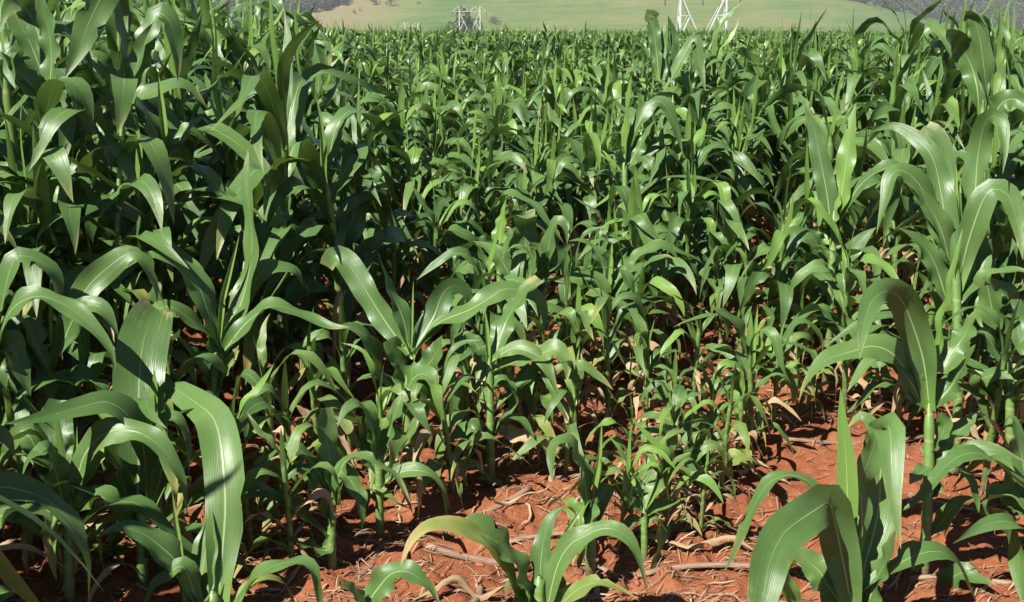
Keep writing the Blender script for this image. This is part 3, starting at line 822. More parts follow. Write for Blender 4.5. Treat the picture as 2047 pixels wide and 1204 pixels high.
hero('maize plant cut by the right edge, long leaf drooping to the bottom corner', 2065, 2.95, [
  ('8', G, 42, -.1, [(2090,700),(1980,560),(1880,570),(1810,610),(1900,680),(1980,770),(2010,900),(2040,1200)], 'part'),
  ('8', G, 40, 0, [(2100,720),(2000,600),(1900,530),(1820,570)], 'part'),
  ('8', G, 40, .1, [(2090,650),(2030,300),(1990,120),(1960,100),(1930,160)]),
 ], top=(2068,880), seed=22, extra=4)
hero('tall right-edge maize plant with sunlit broad leaves above deep shade', 1908, 3.65, [
  ('P', G, 54, 0, [(1903,600,0),(1893,470,0),(1880,380,.02),(1862,310,.05),(1820,268,.10),(1780,252,.14),(1735,268,.2)]),
  ('P', G, 50, 0, [(1905,560,0),(1895,400,.02),(1885,320,.06),(1870,270,.08),(1850,255,.1)], 'open'),
  ('P', YG, 26, 0, [(1908,600),(1910,460),(1912,330)], 'spindle'),
  ('P', G, 48, 0, [(1915,560,0),(1945,420,.05),(1955,310,.06),(1972,240,.0),(2000,240,-.06),(2008,300,-.1),(2004,348,-.12)]),
  ('P', G, 56, -.12, [(1912,580),(1940,470),(1975,385),(2015,390),(2035,450),(2045,520)]),
  ('P', G, 38, -.05, [(1898,620),(1870,530),(1840,485),(1795,455)]),
  ('P', G, 30, -.1, [(1900,540),(1860,410),(1820,350),(1785,345),(1770,400),(1752,470)]),
  ('P', G, 60, .1, [(1910,600),(1950,520),(1930,430),(1960,380)], 'part'),
  ('P', G, 40, -.05, [(1905,560),(1885,470),(1855,410),(1810,365)]),
 ], top=(1908,500), r=.016, seed=23, extra=7, elen=1.3)
hero('tall mid-field maize plant with a thick pale stalk standing clear', 1650, 4.55, [
  ('P', G, 42, .05, [(1662,480),(1655,400),(1640,320),(1625,250),(1605,205)], 'part'),
  ('P', YG, 30, .02, [(1668,470),(1688,350),(1700,260),(1712,205)], 'part'),
  ('P', G, 32, -.1, [(1672,450),(1720,370),(1775,335),(1800,350),(1778,420),(1765,495)]),
  ('P', G, 30, -.08, [(1655,560),(1625,490),(1590,465),(1545,480)]),
  ('A', G, 34, -.05, [(880,560),(960,400),(1040,300),(1110,220),(1185,160)], 'part'),
  ('A', G, 24, -.1, [(860,480),(800,400),(760,300),(690,230),(620,240),(540,335)]),
  ('A', G, 28, -.1, [(870,660),(960,590),(1020,520),(1085,475)], 'part'),
  ('A', G, 32, -.1, [(860,700),(800,560),(790,450),(840,430)]),
  ('A', YG, 30, 0, [(900,260),(930,120),(950,0),(960,-60)], 'part'),
  ('A', G, 30, 0, [(890,330),(840,240),(780,170)]),
  ('A', Y_, 20, -.1, [(860,740),(920,680),(960,700),(950,800)]),
  ('A', G, 40, -.1, [(840,720),(720,560),(660,520),(640,600),(640,720)]),
 ], top=(1668,420), r=.016, seed=24, extra=7, elen=1.2)
hero('maize plant at the right edge with a wide pale leaf pointing out of the frame', 2015, 3.4, [
  ('A', G, 42, -.1, [(1900,800),(1830,470),(1900,420),(2000,410),(2100,430)]),
  ('A', G, 38, -.05, [(1890,820),(1960,560),(1830,470),(1800,460)]),
  ('A', G, 50, -.08, [(1900,860),(1960,640),(2000,700),(2030,850),(2047,950)]),
  ('A', G, 34, -.1, [(1930,1150),(1860,1090),(1800,1050),(1900,1020),(1990,1050)]),
  ('A', G, 34, .1, [(1900,800),(1820,640),(1900,560),(2047,480)]),
 ], top=(2005,620), seed=25, extra=5)
# tall stand at the upper left
TG = 'tall maize at the upper left'
hero('very tall maize plant at the top left corner with a lit leaf curling over', 92, 3.6, [
  ('1', G, 52, 0, [(275,560,0),(265,380,.03),(215,170,.05),(150,50,.05),(100,5,.0),(45,60,-.06),(0,190,-.1)]),
  ('1', G, 56, .05, [(270,560),(240,420),(180,260),(120,140),(95,60)], 'open'),
  ('1', G, 44, -.05, [(285,560),(300,380),(290,200),(250,60),(220,-60)], 'part'),
  ('1', G, 40, -.1, [(265,600),(170,480),(80,390),(0,300)]),
  ('1', G, 44, -.1, [(260,560),(120,400),(60,300),(60,400),(90,520)]),
 ], top=(92,190), r=.009, seed=26, extra=12, elen=1.0, ewid=1.2, group=TG)
hero('tall maize plant at the upper left with a big pale ribbed leaf hanging diagonally', 240, 3.7, [
  ('1', G, 62, 0, [(690,300,.05),(690,60,.05),(660,-80,.02),(620,-60,-.03),(560,50,-.06),(510,160,-.09),(465,280,-.12),(380,458,-.15)], 'part'),
  ('1', G, 36, 0, [(735,640),(725,400),(715,250),(690,100),(675,-20)], 'part'),
  ('1', G, 52, .02, [(745,600),(800,420),(850,260),(905,125)], 'part'),
  ('1', G, 46, -.05, [(720,560),(640,430),(580,350),(540,330),(560,420)]),
  ('1', G, 40, .05, [(745,560),(890,120),(960,90),(1010,170),(1035,330),(1040,480)]),
  ('1', G, 40, -.1, [(730,640),(690,560),(640,450),(560,400),(520,330)]),
 ], top=(248,180), r=.009, seed=27, extra=12, elen=1.0, ewid=1.2, group=TG)
hero('upper left maize plant with a sharp pale spike and drooping triangular leaf tip', 325, 3.9, [
  ('1', YG, 23, 0, [(975,960),(955,720),(935,520),(925,415)], 'spindle'),
  ('1', G, 38, .02, [(960,1000),(1020,850),(1090,760),(1195,675)], 'part'),
  ('1', G, 33, -.1, [(950,980),(915,800),(850,660),(770,580),(690,570),(620,625)]),
  ('1', G, 42, -.1, [(940,960),(800,760),(680,640),(600,640),(600,690),(630,840),(656,1010)]),
  ('1', G, 40, .08, [(950,960),(1020,900),(1060,920),(1020,1010),(980,1110)]),
  ('1', G, 34, -.1, [(960,1050),(880,920),(820,880),(850,980),(905,1105)]),
  ('1', G, 34, .15, [(990,900),(700,650),(800,580),(950,510),(1060,490),(1140,545),(1210,630)], 'part'),
 ], top=(330,340), r=.009, seed=28, extra=12, elen=1.0, ewid=1.2, group=TG)
hero('maize plant at the upper left with paired leaves arching over dark shade', 150, 3.75, [
  ('1', G, 34, 0, [(440,1060,0),(400,780,0),(340,640,0),(270,520,-.02),(210,520,-.08),(110,620,-.14),(0,745,-.2)]),
  ('1', G, 50, -.08, [(440,1040),(330,760),(270,600),(300,560),(360,640),(390,760),(350,1035)]),
  ('1', G, 44, .02, [(430,1060),(440,820),(520,690),(600,640),(650,640)], 'part'),
  ('1', G, 40, .08, [(430,1040),(450,780),(440,560),(370,460),(300,480)]),
  ('1', YG, 36, 0, [(445,1080),(460,920),(480,800)], 'part'),
  ('1', G, 38, -.15, [(420,1100),(300,980),(180,1020),(80,1060)]),
  ('1', G, 42, -.15, [(440,1100),(330,960),(400,1000),(490,1080),(520,1190)]),
 ], top=(152,350), r=.009, seed=29, extra=12, elen=1.0, ewid=1.2, group=TG)
hero('maize plant left of centre with several leaves cascading in front of dense shade', 500, 4.6, [
  ('1', G, 36, -.1, [(1480,1100),(1460,900),(1480,790),(1540,780),(1580,900),(1580,1110)]),
  ('1', G, 34, -.1, [(1470,1100),(1420,780),(1330,790),(1240,850),(1150,900)]),
  ('1', YG, 20, 0, [(1465,1180),(1465,1000),(1460,890)], 'spindle'),
  ('1', G, 32, 0, [(1490,1100),(1600,800),(1660,720),(1640,640),(1500,670)]),
  ('1', G, 36, -.1, [(1480,1150),(1700,1010),(1740,1080),(1770,1170)]),
  ('1', G, 36, -.1, [(1450,1160),(1350,1080),(1330,1130),(1370,1200)]),
 ], top=(502,395), r=.016, seed=30, extra=8, elen=1.2, ewid=1.2, group=TG)
hero('slim maize plant with bright upright whorl and folded square leaf, above left of centre', 628, 5.3, [
  ('P', YG, 19, 0, [(628,240),(630,190),(632,130)], 'spindle'),
  ('P', G, 26, -.08, [(625,240),(612,200),(606,165),(606,190),(610,240)], 'open'),
  ('P', G, 26, -.08, [(632,240),(640,110),(643,85),(648,110),(650,135)], 'open'),
  ('P', G, 24, .02, [(635,240),(665,190),(690,130),(700,115)]),
  ('P', YG, 16, 0, [(626,310),(627,280),(628,255)], 'part'),
  ('P', G, 26, -.1, [(622,330),(600,280),(590,330),(605,360)]),
 ], top=(627,250), r=.014, seed=31, extra=6, elen=1.0, group=TG)
hero('maize plant at the top right with a large half-shaded leaf bending left', 1935, 3.95, [
  ('P', G, 44, 0, [(1955,240,0),(1955,190,0),(1945,140,.02),(1925,100,.02),(1905,80,-.02),(1890,75,-.05)], 'open'),
  ('P', G, 44, .02, [(1965,250),(1985,180),(1985,110),(1990,75)], 'open'),
  ('P', YG, 16, 0, [(1985,200),(1995,100),(1998,20)], 'part'),
  ('P', G, 30, -.05, [(1980,240),(1955,60),(1925,32),(1950,30),(1975,60)]),
  ('P', G, 44, -.1, [(1975,260),(2000,210),(2030,200),(2060,230)]),
 ], top=(1965,200), r=.017, seed=32, extra=5, elen=1.3, group='maize plants near the right edge')
hero('maize plant right of centre whose tall leaves stand up against the far pylon', 1345, 7.4, [
  ('P', G, 24, 0, [(1318,160),(1312,100),(1305,50),(1298,28),(1315,35)], 'open'),
  ('P', G, 24, .02, [(1325,160),(1330,90),(1335,50)], 'open'),
  ('P', G, 20, 0, [(1335,150),(1345,80),(1335,30)], 'part'),
  ('P', G, 22, -.1, [(1330,180),(1385,80),(1395,110),(1405,160),(1410,185)], 'part'),
  ('P', G, 12, 0, [(1420,100),(1440,50),(1460,25),(1485,3)]),
 ], top=(1345,190), r=.015, seed=33, extra=7, elen=1.2, group='maize plants in the middle distance')
hero('maize plant above centre with a long leaf sweeping up to a pale curved edge', 1250, 5.4, [
  ('P', YG, 20, 0, [(1245,340),(1250,280),(1258,190),(1262,150)], 'part'),
  ('P', G, 22, 0, [(1252,320),(1270,260),(1300,210),(1325,205),(1345,240),(1365,310)]),
  ('P', G, 24, -.05, [(1252,340),(1285,280),(1310,240)], 'part'),
  ('P', G, 26, -.05, [(1245,340),(1240,300),(1228,270)]),
 ], top=(1248,300), r=.015, seed=34, extra=7, elen=1.0, group='maize plants in the middle distance')
hero('maize plant left of centre in mid field with a pale forked whorl', 708, 4.75, [
  ('P', YG, 24, 0, [(706,440),(712,380),(714,300)], 'spindle'),
  ('P', G, 30, 0, [(703,430),(690,370),(675,320)], 'part'),
  ('P', G, 24, -.05, [(712,430),(740,360),(770,340),(780,370)]),
  ('P', Y_, 16, -.1, [(700,440),(680,390),(650,400),(630,430)]),
  ('P', G, 34, -.1, [(742,560),(748,480),(742,436),(735,445),(730,520)], 'open'),
 ], top=(706,420), r=.0155, seed=35, extra=6, elen=1.0, group='maize plants in the middle distance')
hero('maize plant in front of the bare red patch with a pointed pale leaf standing upright', 1000, 4.95, [
  ('9', YG, 26, 0, [(925,320),(935,200),(955,80),(972,-10)], 'part'),
  ('9', G, 28, -.05, [(930,330),(870,260),(800,240),(770,230)]),
  ('9', G, 26, -.05, [(920,360),(840,420),(800,330),(690,270),(610,200),(540,160)]),
  ('9', G, 24, -.1, [(930,360),(1000,300),(900,300),(840,280)]),
 ], top=(998,520), r=.014, seed=36, extra=6, elen=.9, group='maize plants in the middle distance')

# the stunted row beside the bare patch
def on_ground(px, py):
    dirv = at(px, py, 1.0) - CAM; t = 3.0
    for _ in range(12):
        q = CAM + dirv * t; t *= (CAM_H - float(ground_z(q[0], q[1]))) / (CAM_H - q[2])
    return CAM + dirv * t
for k, (px, py, h, lab) in enumerate([
    (1440, 985, .40, 'stunted maize plant with many short glossy leaves, centre of the short row'),
    (1368, 1040, .34, 'stunted light green maize plant low in the short row'),
    (1500, 900, .44, 'stunted maize plant at the upper part of the short row beside bare soil'),
    (1545, 858, .40, 'stunted maize plant at the far end of the short row near pale litter'),
    (1335, 1085, .30, 'smallest stunted maize plant at the near end of the short row'),
    (1420, 930, .36, 'stunted maize plant tucked behind the glossy one in the short row'),
    (1590, 800, .42, 'knee-high maize plant in litter left of the thick pale stalk'),
    (905, 985, .46, 'thin maize plant in shade just left of the shaded stalk'),
    (840, 1010, .46, 'thin maize plant in shade between two near stalks below centre'),
    (600, 1040, .48, 'shaded slim maize plant with dark stem over red soil, left of centre'),
    (555, 985, .50, 'dark slim maize plant in dappled shade left of centre'),
    (1090, 905, .50, 'maize plant with drying leaves right of the shaded stalk'),
    (1150, 860, .52, 'maize plant with hanging dry leaves above the straw, right of centre'),
    (1215, 845, .48, 'maize plant with pale lower leaves above the dark shade, right of centre'),
    (60, 1120, .50, 'low dark maize plant in the bottom left shade near the frame edge'),
    (175, 1150, .46, 'low maize plant in shade at the bottom left beside a weed'),
    (335, 1100, .50, 'low dark maize plant between the cupped leaf and the broad upright leaf'),
    (505, 1100, .50, 'low shaded maize plant right of the broad upright leaf'),
    (225, 1010, .58, 'shaded maize plant behind the bluish arching leaves, lower left'),
    (375, 960, .55, 'shaded maize plant behind the huge cupped leaf'),
    (45, 1000, .60, 'shaded maize plant at the left edge below the thin pale whorl'),
    (585, 1130, .40, 'slim shaded maize plant at the bottom near the wide arc leaf'),
    (640, 940, .50, 'dark slim maize plant behind the blunt upright leaf'),
    (700, 900, .52, 'shaded maize plant behind the slender plant, left of centre'),
    (45, 900, 1.05, 'leafy maize plant at the left edge in front of the tallest ones'),
    (125, 880, 1.10, 'leafy shaded maize plant under the lit leaf curling in the corner'),
    (215, 885, 1.02, 'leafy shaded maize plant under the big pale ribbed leaf'),
    (300, 870, 1.05, 'leafy shaded maize plant under the sharp spike at upper left'),
    (1790, 885, .60, 'leafy maize plant just left of the thick light green stalk'),
    (1930, 880, .62, 'leafy maize plant right behind the thick light green stalk'),
    (2015, 905, .66, 'leafy maize plant by the right edge in shade'),
    (1965, 985, .60, 'leafy low maize plant right of the thick light green stalk'),
    (1985, 800, .95, 'leafy maize plant at the right edge below the sunlit tall plant'),
    (1835, 790, .75, 'leafy maize plant in shade below the sunlit tall plant'),
    (1480, 735, .60, 'leafy maize plant in the gap above the stunted row'),
    (1545, 700, .64, 'leafy maize plant in the gap left of the thick pale stalk'),
    (1440, 690, .62, 'leafy maize plant behind the dry hanging leaves, right of centre'),
    (1240, 1085, .30, 'very small maize seedling in straw left of the small narrow-leaved plant'),
    (1335, 1010, .34, 'small maize plant with dry lower leaves in the middle of the short row'),
    (1250, 985, .32, 'small maize plant alone on straw left of the short row'),
    (1130, 955, .40, 'small withering maize plant at the right rim of the dark shade'),
    (1060, 930, .42, 'small withering maize plant right of the shaded stalk'),
    (930, 920, .46, 'thin maize plant with withered base in the shade below centre'),
    (1400, 1075, .26, 'tiny maize seedling beside the crumpled pale dead leaf'),
    (1470, 945, .36, 'small maize plant with curled dry leaf at the rim of the bare patch'),
    (1340, 905, .34, 'small maize plant on open soil above the narrow straw leaf'),
    (1290, 870, .40, 'small maize plant in shade above the slender whitish stalk'),
    (770, 985, .44, 'thin maize plant close behind the slender one, left of centre'),
    (1160, 1130, .30, 'small maize plant at the foot of the pointed whorl'),
    (1275, 800, .50, 'maize plant among dry leaves left of the fresh young plant')]):
    q = on_ground(px, py)
    place_plant('short' if h < .59 else 'mid', k, q[0], q[1], k * 2.4, h * 1.12, lab, 'stunted maize plants over the red soil' if h < .59 else 'leafy maize plants near the edges')
    HEROES.append((q[0], q[1]))

# ---------------------------------------------------------------- the rest of the near crop, plant by plant along the rows
def crop_height(x, y):
    u = x / np.maximum(y, .5)
    h = 0.92 + 0.10 * sstep(6, 12, y) + 0.05 * sstep(12, 30, y)
    left = sstep(-.09, -.26, u) * (1 - sstep(11, 24, y))
    h = h + left * 0.66
    h = h + 0.46 * sstep(.28, .42, u) * (1 - sstep(8, 18, y)) * sstep(3.2, 4.2, y)
    h = h + 0.44 * np.exp(-((u - .25) / .12) ** 2 - ((y - 8.0) / 2.4) ** 2)
    gap = np.exp(-((x - .45) / .75) ** 2 - ((y - 3.6) / .95) ** 2)
    h = h * (1 - .50 * gap)
    mid = np.exp(-((x - .4) / 1.2) ** 2 - ((y - 5.2) / .8) ** 2)
    h = h - .12 * mid
    h = np.where((y < 4.0) & (x < 0) & (u > -.46), np.minimum(h, .95), h)
    return h

def bare(x, y):
    """stretches where nothing came up"""
    u = x / np.maximum(y, .5)
    if y < 3.0 and u > -.50: return True
    if y < 3.75 and -.30 < u < -.06: return True
    if y < 3.38 and -.43 < u < -.06: return True
    if ((x - .95) / .40) ** 2 + ((y - 3.35) / .50) ** 2 < 1: return True     # open soil at the lower right
    if ((x - .10) / .48) ** 2 + ((y - 3.25) / .38) ** 2 < 1: return True
    if ((x + .70) / .30) ** 2 + ((y - 3.20) / .30) ** 2 < 1: return True
    if ((x + .32) / .30) ** 2 + ((y - 5.45) / .22) ** 2 < 1: return True
    return False

slots = []
rg = np.random.default_rng(77)
for k in range(-110, 111):
    off = ROW0 + .80 * k
    for j in range(-380, 680):
        s = j * .150 + rg.normal(0, .045)
        o = off + rg.normal(0, .13)
        p = ROW * s + ACR * o
        slots.append((p[0], p[1]))
        if abs(p[0] - .1) < 1.5 and 3.5 < p[1] < 6.8 and rg.random() < .6:      # sown thick where the plants stayed small
            p = ROW * (s + .085) + ACR * (o + rg.normal(0, .05)); slots.append((p[0], p[1]))
slots = np.array(slots)
dist = np.hypot(slots[:, 0], slots[:, 1]); ua = np.abs(slots[:, 0]) / np.maximum(slots[:, 1], .01)
keep = (slots[:, 1] > .8) & (dist < 105) & ((ua < .62) | ((slots[:, 1] < 6) & (np.abs(slots[:, 0]) < 3.6)))
slots = slots[keep]
order = np.argsort(np.hypot(slots[:, 0], slots[:, 1]))
near_n, far_pts, FILL = 0, [], []
N_INDIV = 300 - len(HEROES)
for q in order:
    x, y = slots[q]
    if rg.random() < .07: continue
    inview = abs(x) / y < .50 and y > 2.3
    if min((x - a) ** 2 + (y - b) ** 2 for a, b in HEROES) < .15 ** 2: continue
    if bare(x, y): continue
    if y < 3.2 and x < 0 and x > -.466 * y - .55: continue
    if y < 3.2 and x > 0 and x < .466 * y + .45: continue
    if -.40 < x / y < .47 and y < 2.9: continue
    if y < 2.2 and abs(x) / y < .55: continue
    if near_n < N_INDIV and inview:
        h = float(crop_height(x, y)) * rg.uniform(.84, 1.13)
        cls = 'tall' if h > 1.2 else ('mid' if h > .62 else 'short')
        u = x / y
        if cls == 'tall' and u < 0: size, gr = 'tall dark maize plant', 'maize in the high stand at the left'
        elif cls == 'tall': size, gr = 'tall maize plant', 'tall maize towards the right'
        elif cls == 'short': size, gr = 'stunted maize plant', 'stunted maize plants over the red soil'
        elif y < 6.2: size, gr = 'waist-high maize plant', 'waist-high maize behind the bare soil'
        else: size, gr = 'mid-green maize plant', 'maize in the dense rows'
        lab = None
        e = place_plant(cls, int(rg.integers(0, 99)), x, y, rg.uniform(0, 6.28), h, lab, gr, (rg.normal(0, .05), rg.normal(0, .05)))
        q = np.array([x, y, e.location.z + h * .7]) - CAM; dq = q @ FWD
        FILL.append((e, size, 1023.5 + q[0] / dq * FPX, 602 - (q @ UPV) / dq * FPX))
        near_n += 1
    else:
        far_pts.append((x, y))

ORD = ['nearest', 'second nearest', 'third nearest', 'fourth nearest', 'fifth nearest', 'sixth nearest', 'seventh nearest', 'eighth nearest', 'ninth nearest', 'tenth nearest'] + ['%dth nearest' % i for i in range(11, 90)]
byrel = {}
for e, size, px, py in FILL:                       # say each one by the nearest plant that can be told apart
    hs = min(HERO_SHORT, key=lambda t: (t[1] - px) ** 2 + (t[2] - py) ** 2)
    dx, dy = px - hs[1], py - hs[2]
    rel = ('left of' if dx < 0 else 'right of') if abs(dx) > abs(dy) else ('above' if dy < 0 else 'below')
    byrel.setdefault((hs[0], rel, size), []).append((dx * dx + dy * dy, e))
for (sh, rel, size), L in byrel.items():
    for i, (_, e) in enumerate(sorted(L, key=lambda t: t[0])):
        e['label'] = '%s %s %s %s' % (size, ORD[i] + ' one' if i else 'closest', rel, sh)

# ---------------------------------------------------------------- the crop beyond: one mass
def join_spec(spec, order):
    Vs, Fs, us, mi = [], [], [], []
    n = 0
    for nm, mk, V, F, uv in spec:
        Vs.append(V); Fs.append(F + n); us.append(uv); mi += [order.index(mk)] * len(F); n += len(V)
    return np.vstack(Vs), np.vstack(Fs), np.vstack(us), mi
MK = ['green', 'young', 'pale', 'yellow', 'dry', 'stalk']
protos = bpy.data.collections.new('maize_kinds')
kinds = []
for cls in ('mid', 'tall'):
    for i, v in enumerate(VARIANTS[cls]):
        V, F, uv, mi = join_spec(v.spec, MK)
        me = mesh_from('maize_kind', V, F, uv, [M[k] for k in MK], mat_idx=mi)
        o = bpy.data.objects.new('maize_kind_%s_%02d' % ('a' if cls == 'mid' else 'b', i), me)
        protos.objects.link(o); kinds.append(cls)
n_mid = len(VARIANTS['mid'])
fp = np.array(far_pts)
rr = np.hypot(fp[:, 0], fp[:, 1])
thin = rg.random(len(fp)) < np.where(rr < 22, 1.0, np.where(rr < 45, .7, .42))
fp = fp[thin]
fz = ground_z(fp[:, 0], fp[:, 1])
fh = crop_height(fp[:, 0], fp[:, 1]) * rg.uniform(.74, 1.18, len(fp)) * (1 + .40 * fbm(fp[:, 0] / 3.5, fp[:, 1] / 3.5, 2, 33))
istall = fh > 1.25
idx = np.where(istall, n_mid + rg.integers(0, len(VARIANTS['tall']), len(fp)), rg.integers(0, n_mid, len(fp)))
vh = np.array([v.h for v in VARIANTS['mid']] + [v.h for v in VARIANTS['tall']])
sc = fh / vh[idx]
me = bpy.data.meshes.new('maize_crop')
me.vertices.add(len(fp)); me.vertices.foreach_set('co', np.stack([fp[:, 0], fp[:, 1], fz], -1).astype(np.float32).ravel())
a = me.attributes.new('kind_index', 'INT', 'POINT'); a.data.foreach_set('value', idx.astype(np.int32))
a = me.attributes.new('size', 'FLOAT', 'POINT'); a.data.foreach_set('value', sc.astype(np.float32))
rot = np.stack([rg.normal(0, .05, len(fp)), rg.normal(0, .05, len(fp)), rg.uniform(0, 6.28, len(fp))], -1)
a = me.attributes.new('turn', 'FLOAT_VECTOR', 'POINT'); a.data.foreach_set('vector', rot.astype(np.float32).ravel())
me.update()
crop = obj('maize_crop', me)
tag(crop, 'dense green maize crop covering the far part of the field', 'maize crop', kind='stuff')
ng = bpy.data.node_groups.new('maize_rows', 'GeometryNodeTree')
ng.interface.new_socket('Geometry', in_out='INPUT', socket_type='NodeSocketGeometry')
ng.interface.new_socket('Geometry', in_out='OUTPUT', socket_type='NodeSocketGeometry')
gi = ng.nodes.new('NodeGroupInput'); go = ng.nodes.new('NodeGroupOutput')
ci = ng.nodes.new('GeometryNodeCollectionInfo')
ci.inputs['Collection'].default_value = protos
ci.inputs['Separate Children'].default_value = True
ci.inputs['Reset Children'].default_value = True
iop = ng.nodes.new('GeometryNodeInstanceOnPoints')
iop.inputs['Pick Instance'].default_value = True
def named(nm, t):
    x = ng.nodes.new('GeometryNodeInputNamedAttribute'); x.data_type = t; x.inputs['Name'].default_value = nm
    return x.outputs['Attribute']
e2r = ng.nodes.new('FunctionNodeEulerToRotation')
ng.links.new(gi.outputs[0], iop.inputs['Points'])
ng.links.new(ci.outputs[0], iop.inputs['Instance'])
ng.links.new(named('kind_index', 'INT'), iop.inputs['Instance Index'])
ng.links.new(named('turn', 'FLOAT_VECTOR'), e2r.inputs[0]); ng.links.new(e2r.outputs[0], iop.inputs['Rotation'])
ng.links.new(named('size', 'FLOAT'), iop.inputs['Scale'])
ng.links.new(iop.outputs[0], go.inputs[0])
md = crop.modifiers.new('maize_rows', 'NODES'); md.node_group = ng
# ---------------------------------------------------------------- litter on the soil
rg = np.random.default_rng(5)
n = 15000; k = 5
Y = 2.2 + 5.2 * rg.random(n) ** 1.5; X = rg.uniform(-.52, .55, n) * Y
ok = rg.random(n) < .30 + 1.0 * (vnoise(X * 2.1, Y * 2.1, 41) + .35)
X, Y = X[ok], Y[ok]; n = len(X)
big = rg.random(n) < .03
L = np.where(big, rg.uniform(.08, .20, n), rg.uniform(.015, .11, n)); wid = np.where(big, rg.uniform(.008, .018, n), rg.uniform(.0015, .005, n))
az = rg.normal(.25, .75, n); cur = rg.normal(0, .45, n); arch = rg.uniform(0, .016, n); tw = rg.normal(0, .5, n)
s_ = np.linspace(-.5, .5, k)[None, :]
a = az[:, None] + cur[:, None] * s_
x = X[:, None] + np.cumsum(np.cos(a), 1) * L[:, None] / k - np.cos(az)[:, None] * L[:, None] / 2
y = Y[:, None] + np.cumsum(np.sin(a), 1) * L[:, None] / k - np.sin(az)[:, None] * L[:, None] / 2
z = ground_z(x, y)
lin = z[:, :1] + (z[:, -1:] - z[:, :1]) * (s_ + .5)
z = np.maximum(z, lin) * .5 + z * .5 + .003 + arch[:, None] * (1 - (2 * s_) ** 2)
ww = wid[:, None] * (1 - (2 * np.abs(s_)) ** 3 * .7) / 2
ct, st = np.cos(tw)[:, None], np.sin(tw)[:, None]
A_ = np.stack([x - np.sin(a) * ww * ct, y + np.cos(a) * ww * ct, z + ww * st], -1)
B_ = np.stack([x + np.sin(a) * ww * ct, y - np.cos(a) * ww * ct, z - ww * st * .5], -1)
C_ = np.stack([x, y, z + wid[:, None] * .18], -1)
V = np.concatenate([A_, C_, B_], 1).reshape(-1, 3)
q = np.array([(r_ * k + i, (r_ + 1) * k + i, (r_ + 1) * k + i + 1, r_ * k + i + 1) for i in range(k - 1) for r_ in (0, 1)])
F = (q[None] + (np.arange(n) * 3 * k)[:, None, None]).reshape(-1, 4)
lit = obj('straw_litter', mesh_from('straw_litter', V, F, mats=[straw_mat('dry_straw', (0.10, 0.050, 0.030), (0.38, 0.27, 0.18))]))
tag(lit, 'bleached straw and shredded dry leaves strewn over the red soil', 'straw litter', kind='stuff')

# crumbled soil
ico_v = np.array([(0, 0, 1), (.89, 0, .45), (.28, .85, .45), (-.72, .53, .45), (-.72, -.53, .45), (.28, -.85, .45), (.72, .53, -.45), (-.28, .85, -.45), (-.89, 0, -.45), (-.28, -.85, -.45), (.72, -.53, -.45), (0, 0, -1)], float)
ico_f = np.array([(0, 1, 2), (0, 2, 3), (0, 3, 4), (0, 4, 5), (0, 5, 1), (1, 6, 2), (2, 7, 3), (3, 8, 4), (4, 9, 5), (5, 10, 1), (6, 7, 2), (7, 8, 3), (8, 9, 4), (9, 10, 5), (10, 6, 1), (11, 7, 6), (11, 8, 7), (11, 9, 8), (11, 10, 9), (11, 6, 10)])
n = 5600
Y = 2.2 + 5.5 * rg.random(n) ** 1.5; X = rg.uniform(-.52, .55, n) * Y
ok = rg.random(n) < .45 + 1.1 * vnoise(X * 1.7, Y * 1.7, 61)
X, Y = X[ok], Y[ok]; n = len(X)
r_ = .0035 + .010 * rg.random(n) ** 3.0
S = ico_v[None] * rg.uniform(.45, 1.45, (n, 12, 1)) * r_[:, None, None] * np.stack([rg.uniform(.8, 1.4, n), rg.uniform(.8, 1.4, n), rg.uniform(.6, .9, n)], -1)[:, None, :]
cv = (S + np.stack([X, Y, ground_z(X, Y) + r_ * .25], -1)[:, None, :]).reshape(-1, 3)
cf = (ico_f[None] + (np.arange(n) * 12)[:, None, None]).reshape(-1, 3)
clods = obj('soil_clods', mesh_from('soil_clods', cv, cf, mats=[straw_mat('red_soil_clod', (0.10, 0.034, 0.017), (0.27, 0.100, 0.054))], smooth=False))
tag(clods, 'loose crumbs and small clods of red soil', 'soil clods', kind='stuff')

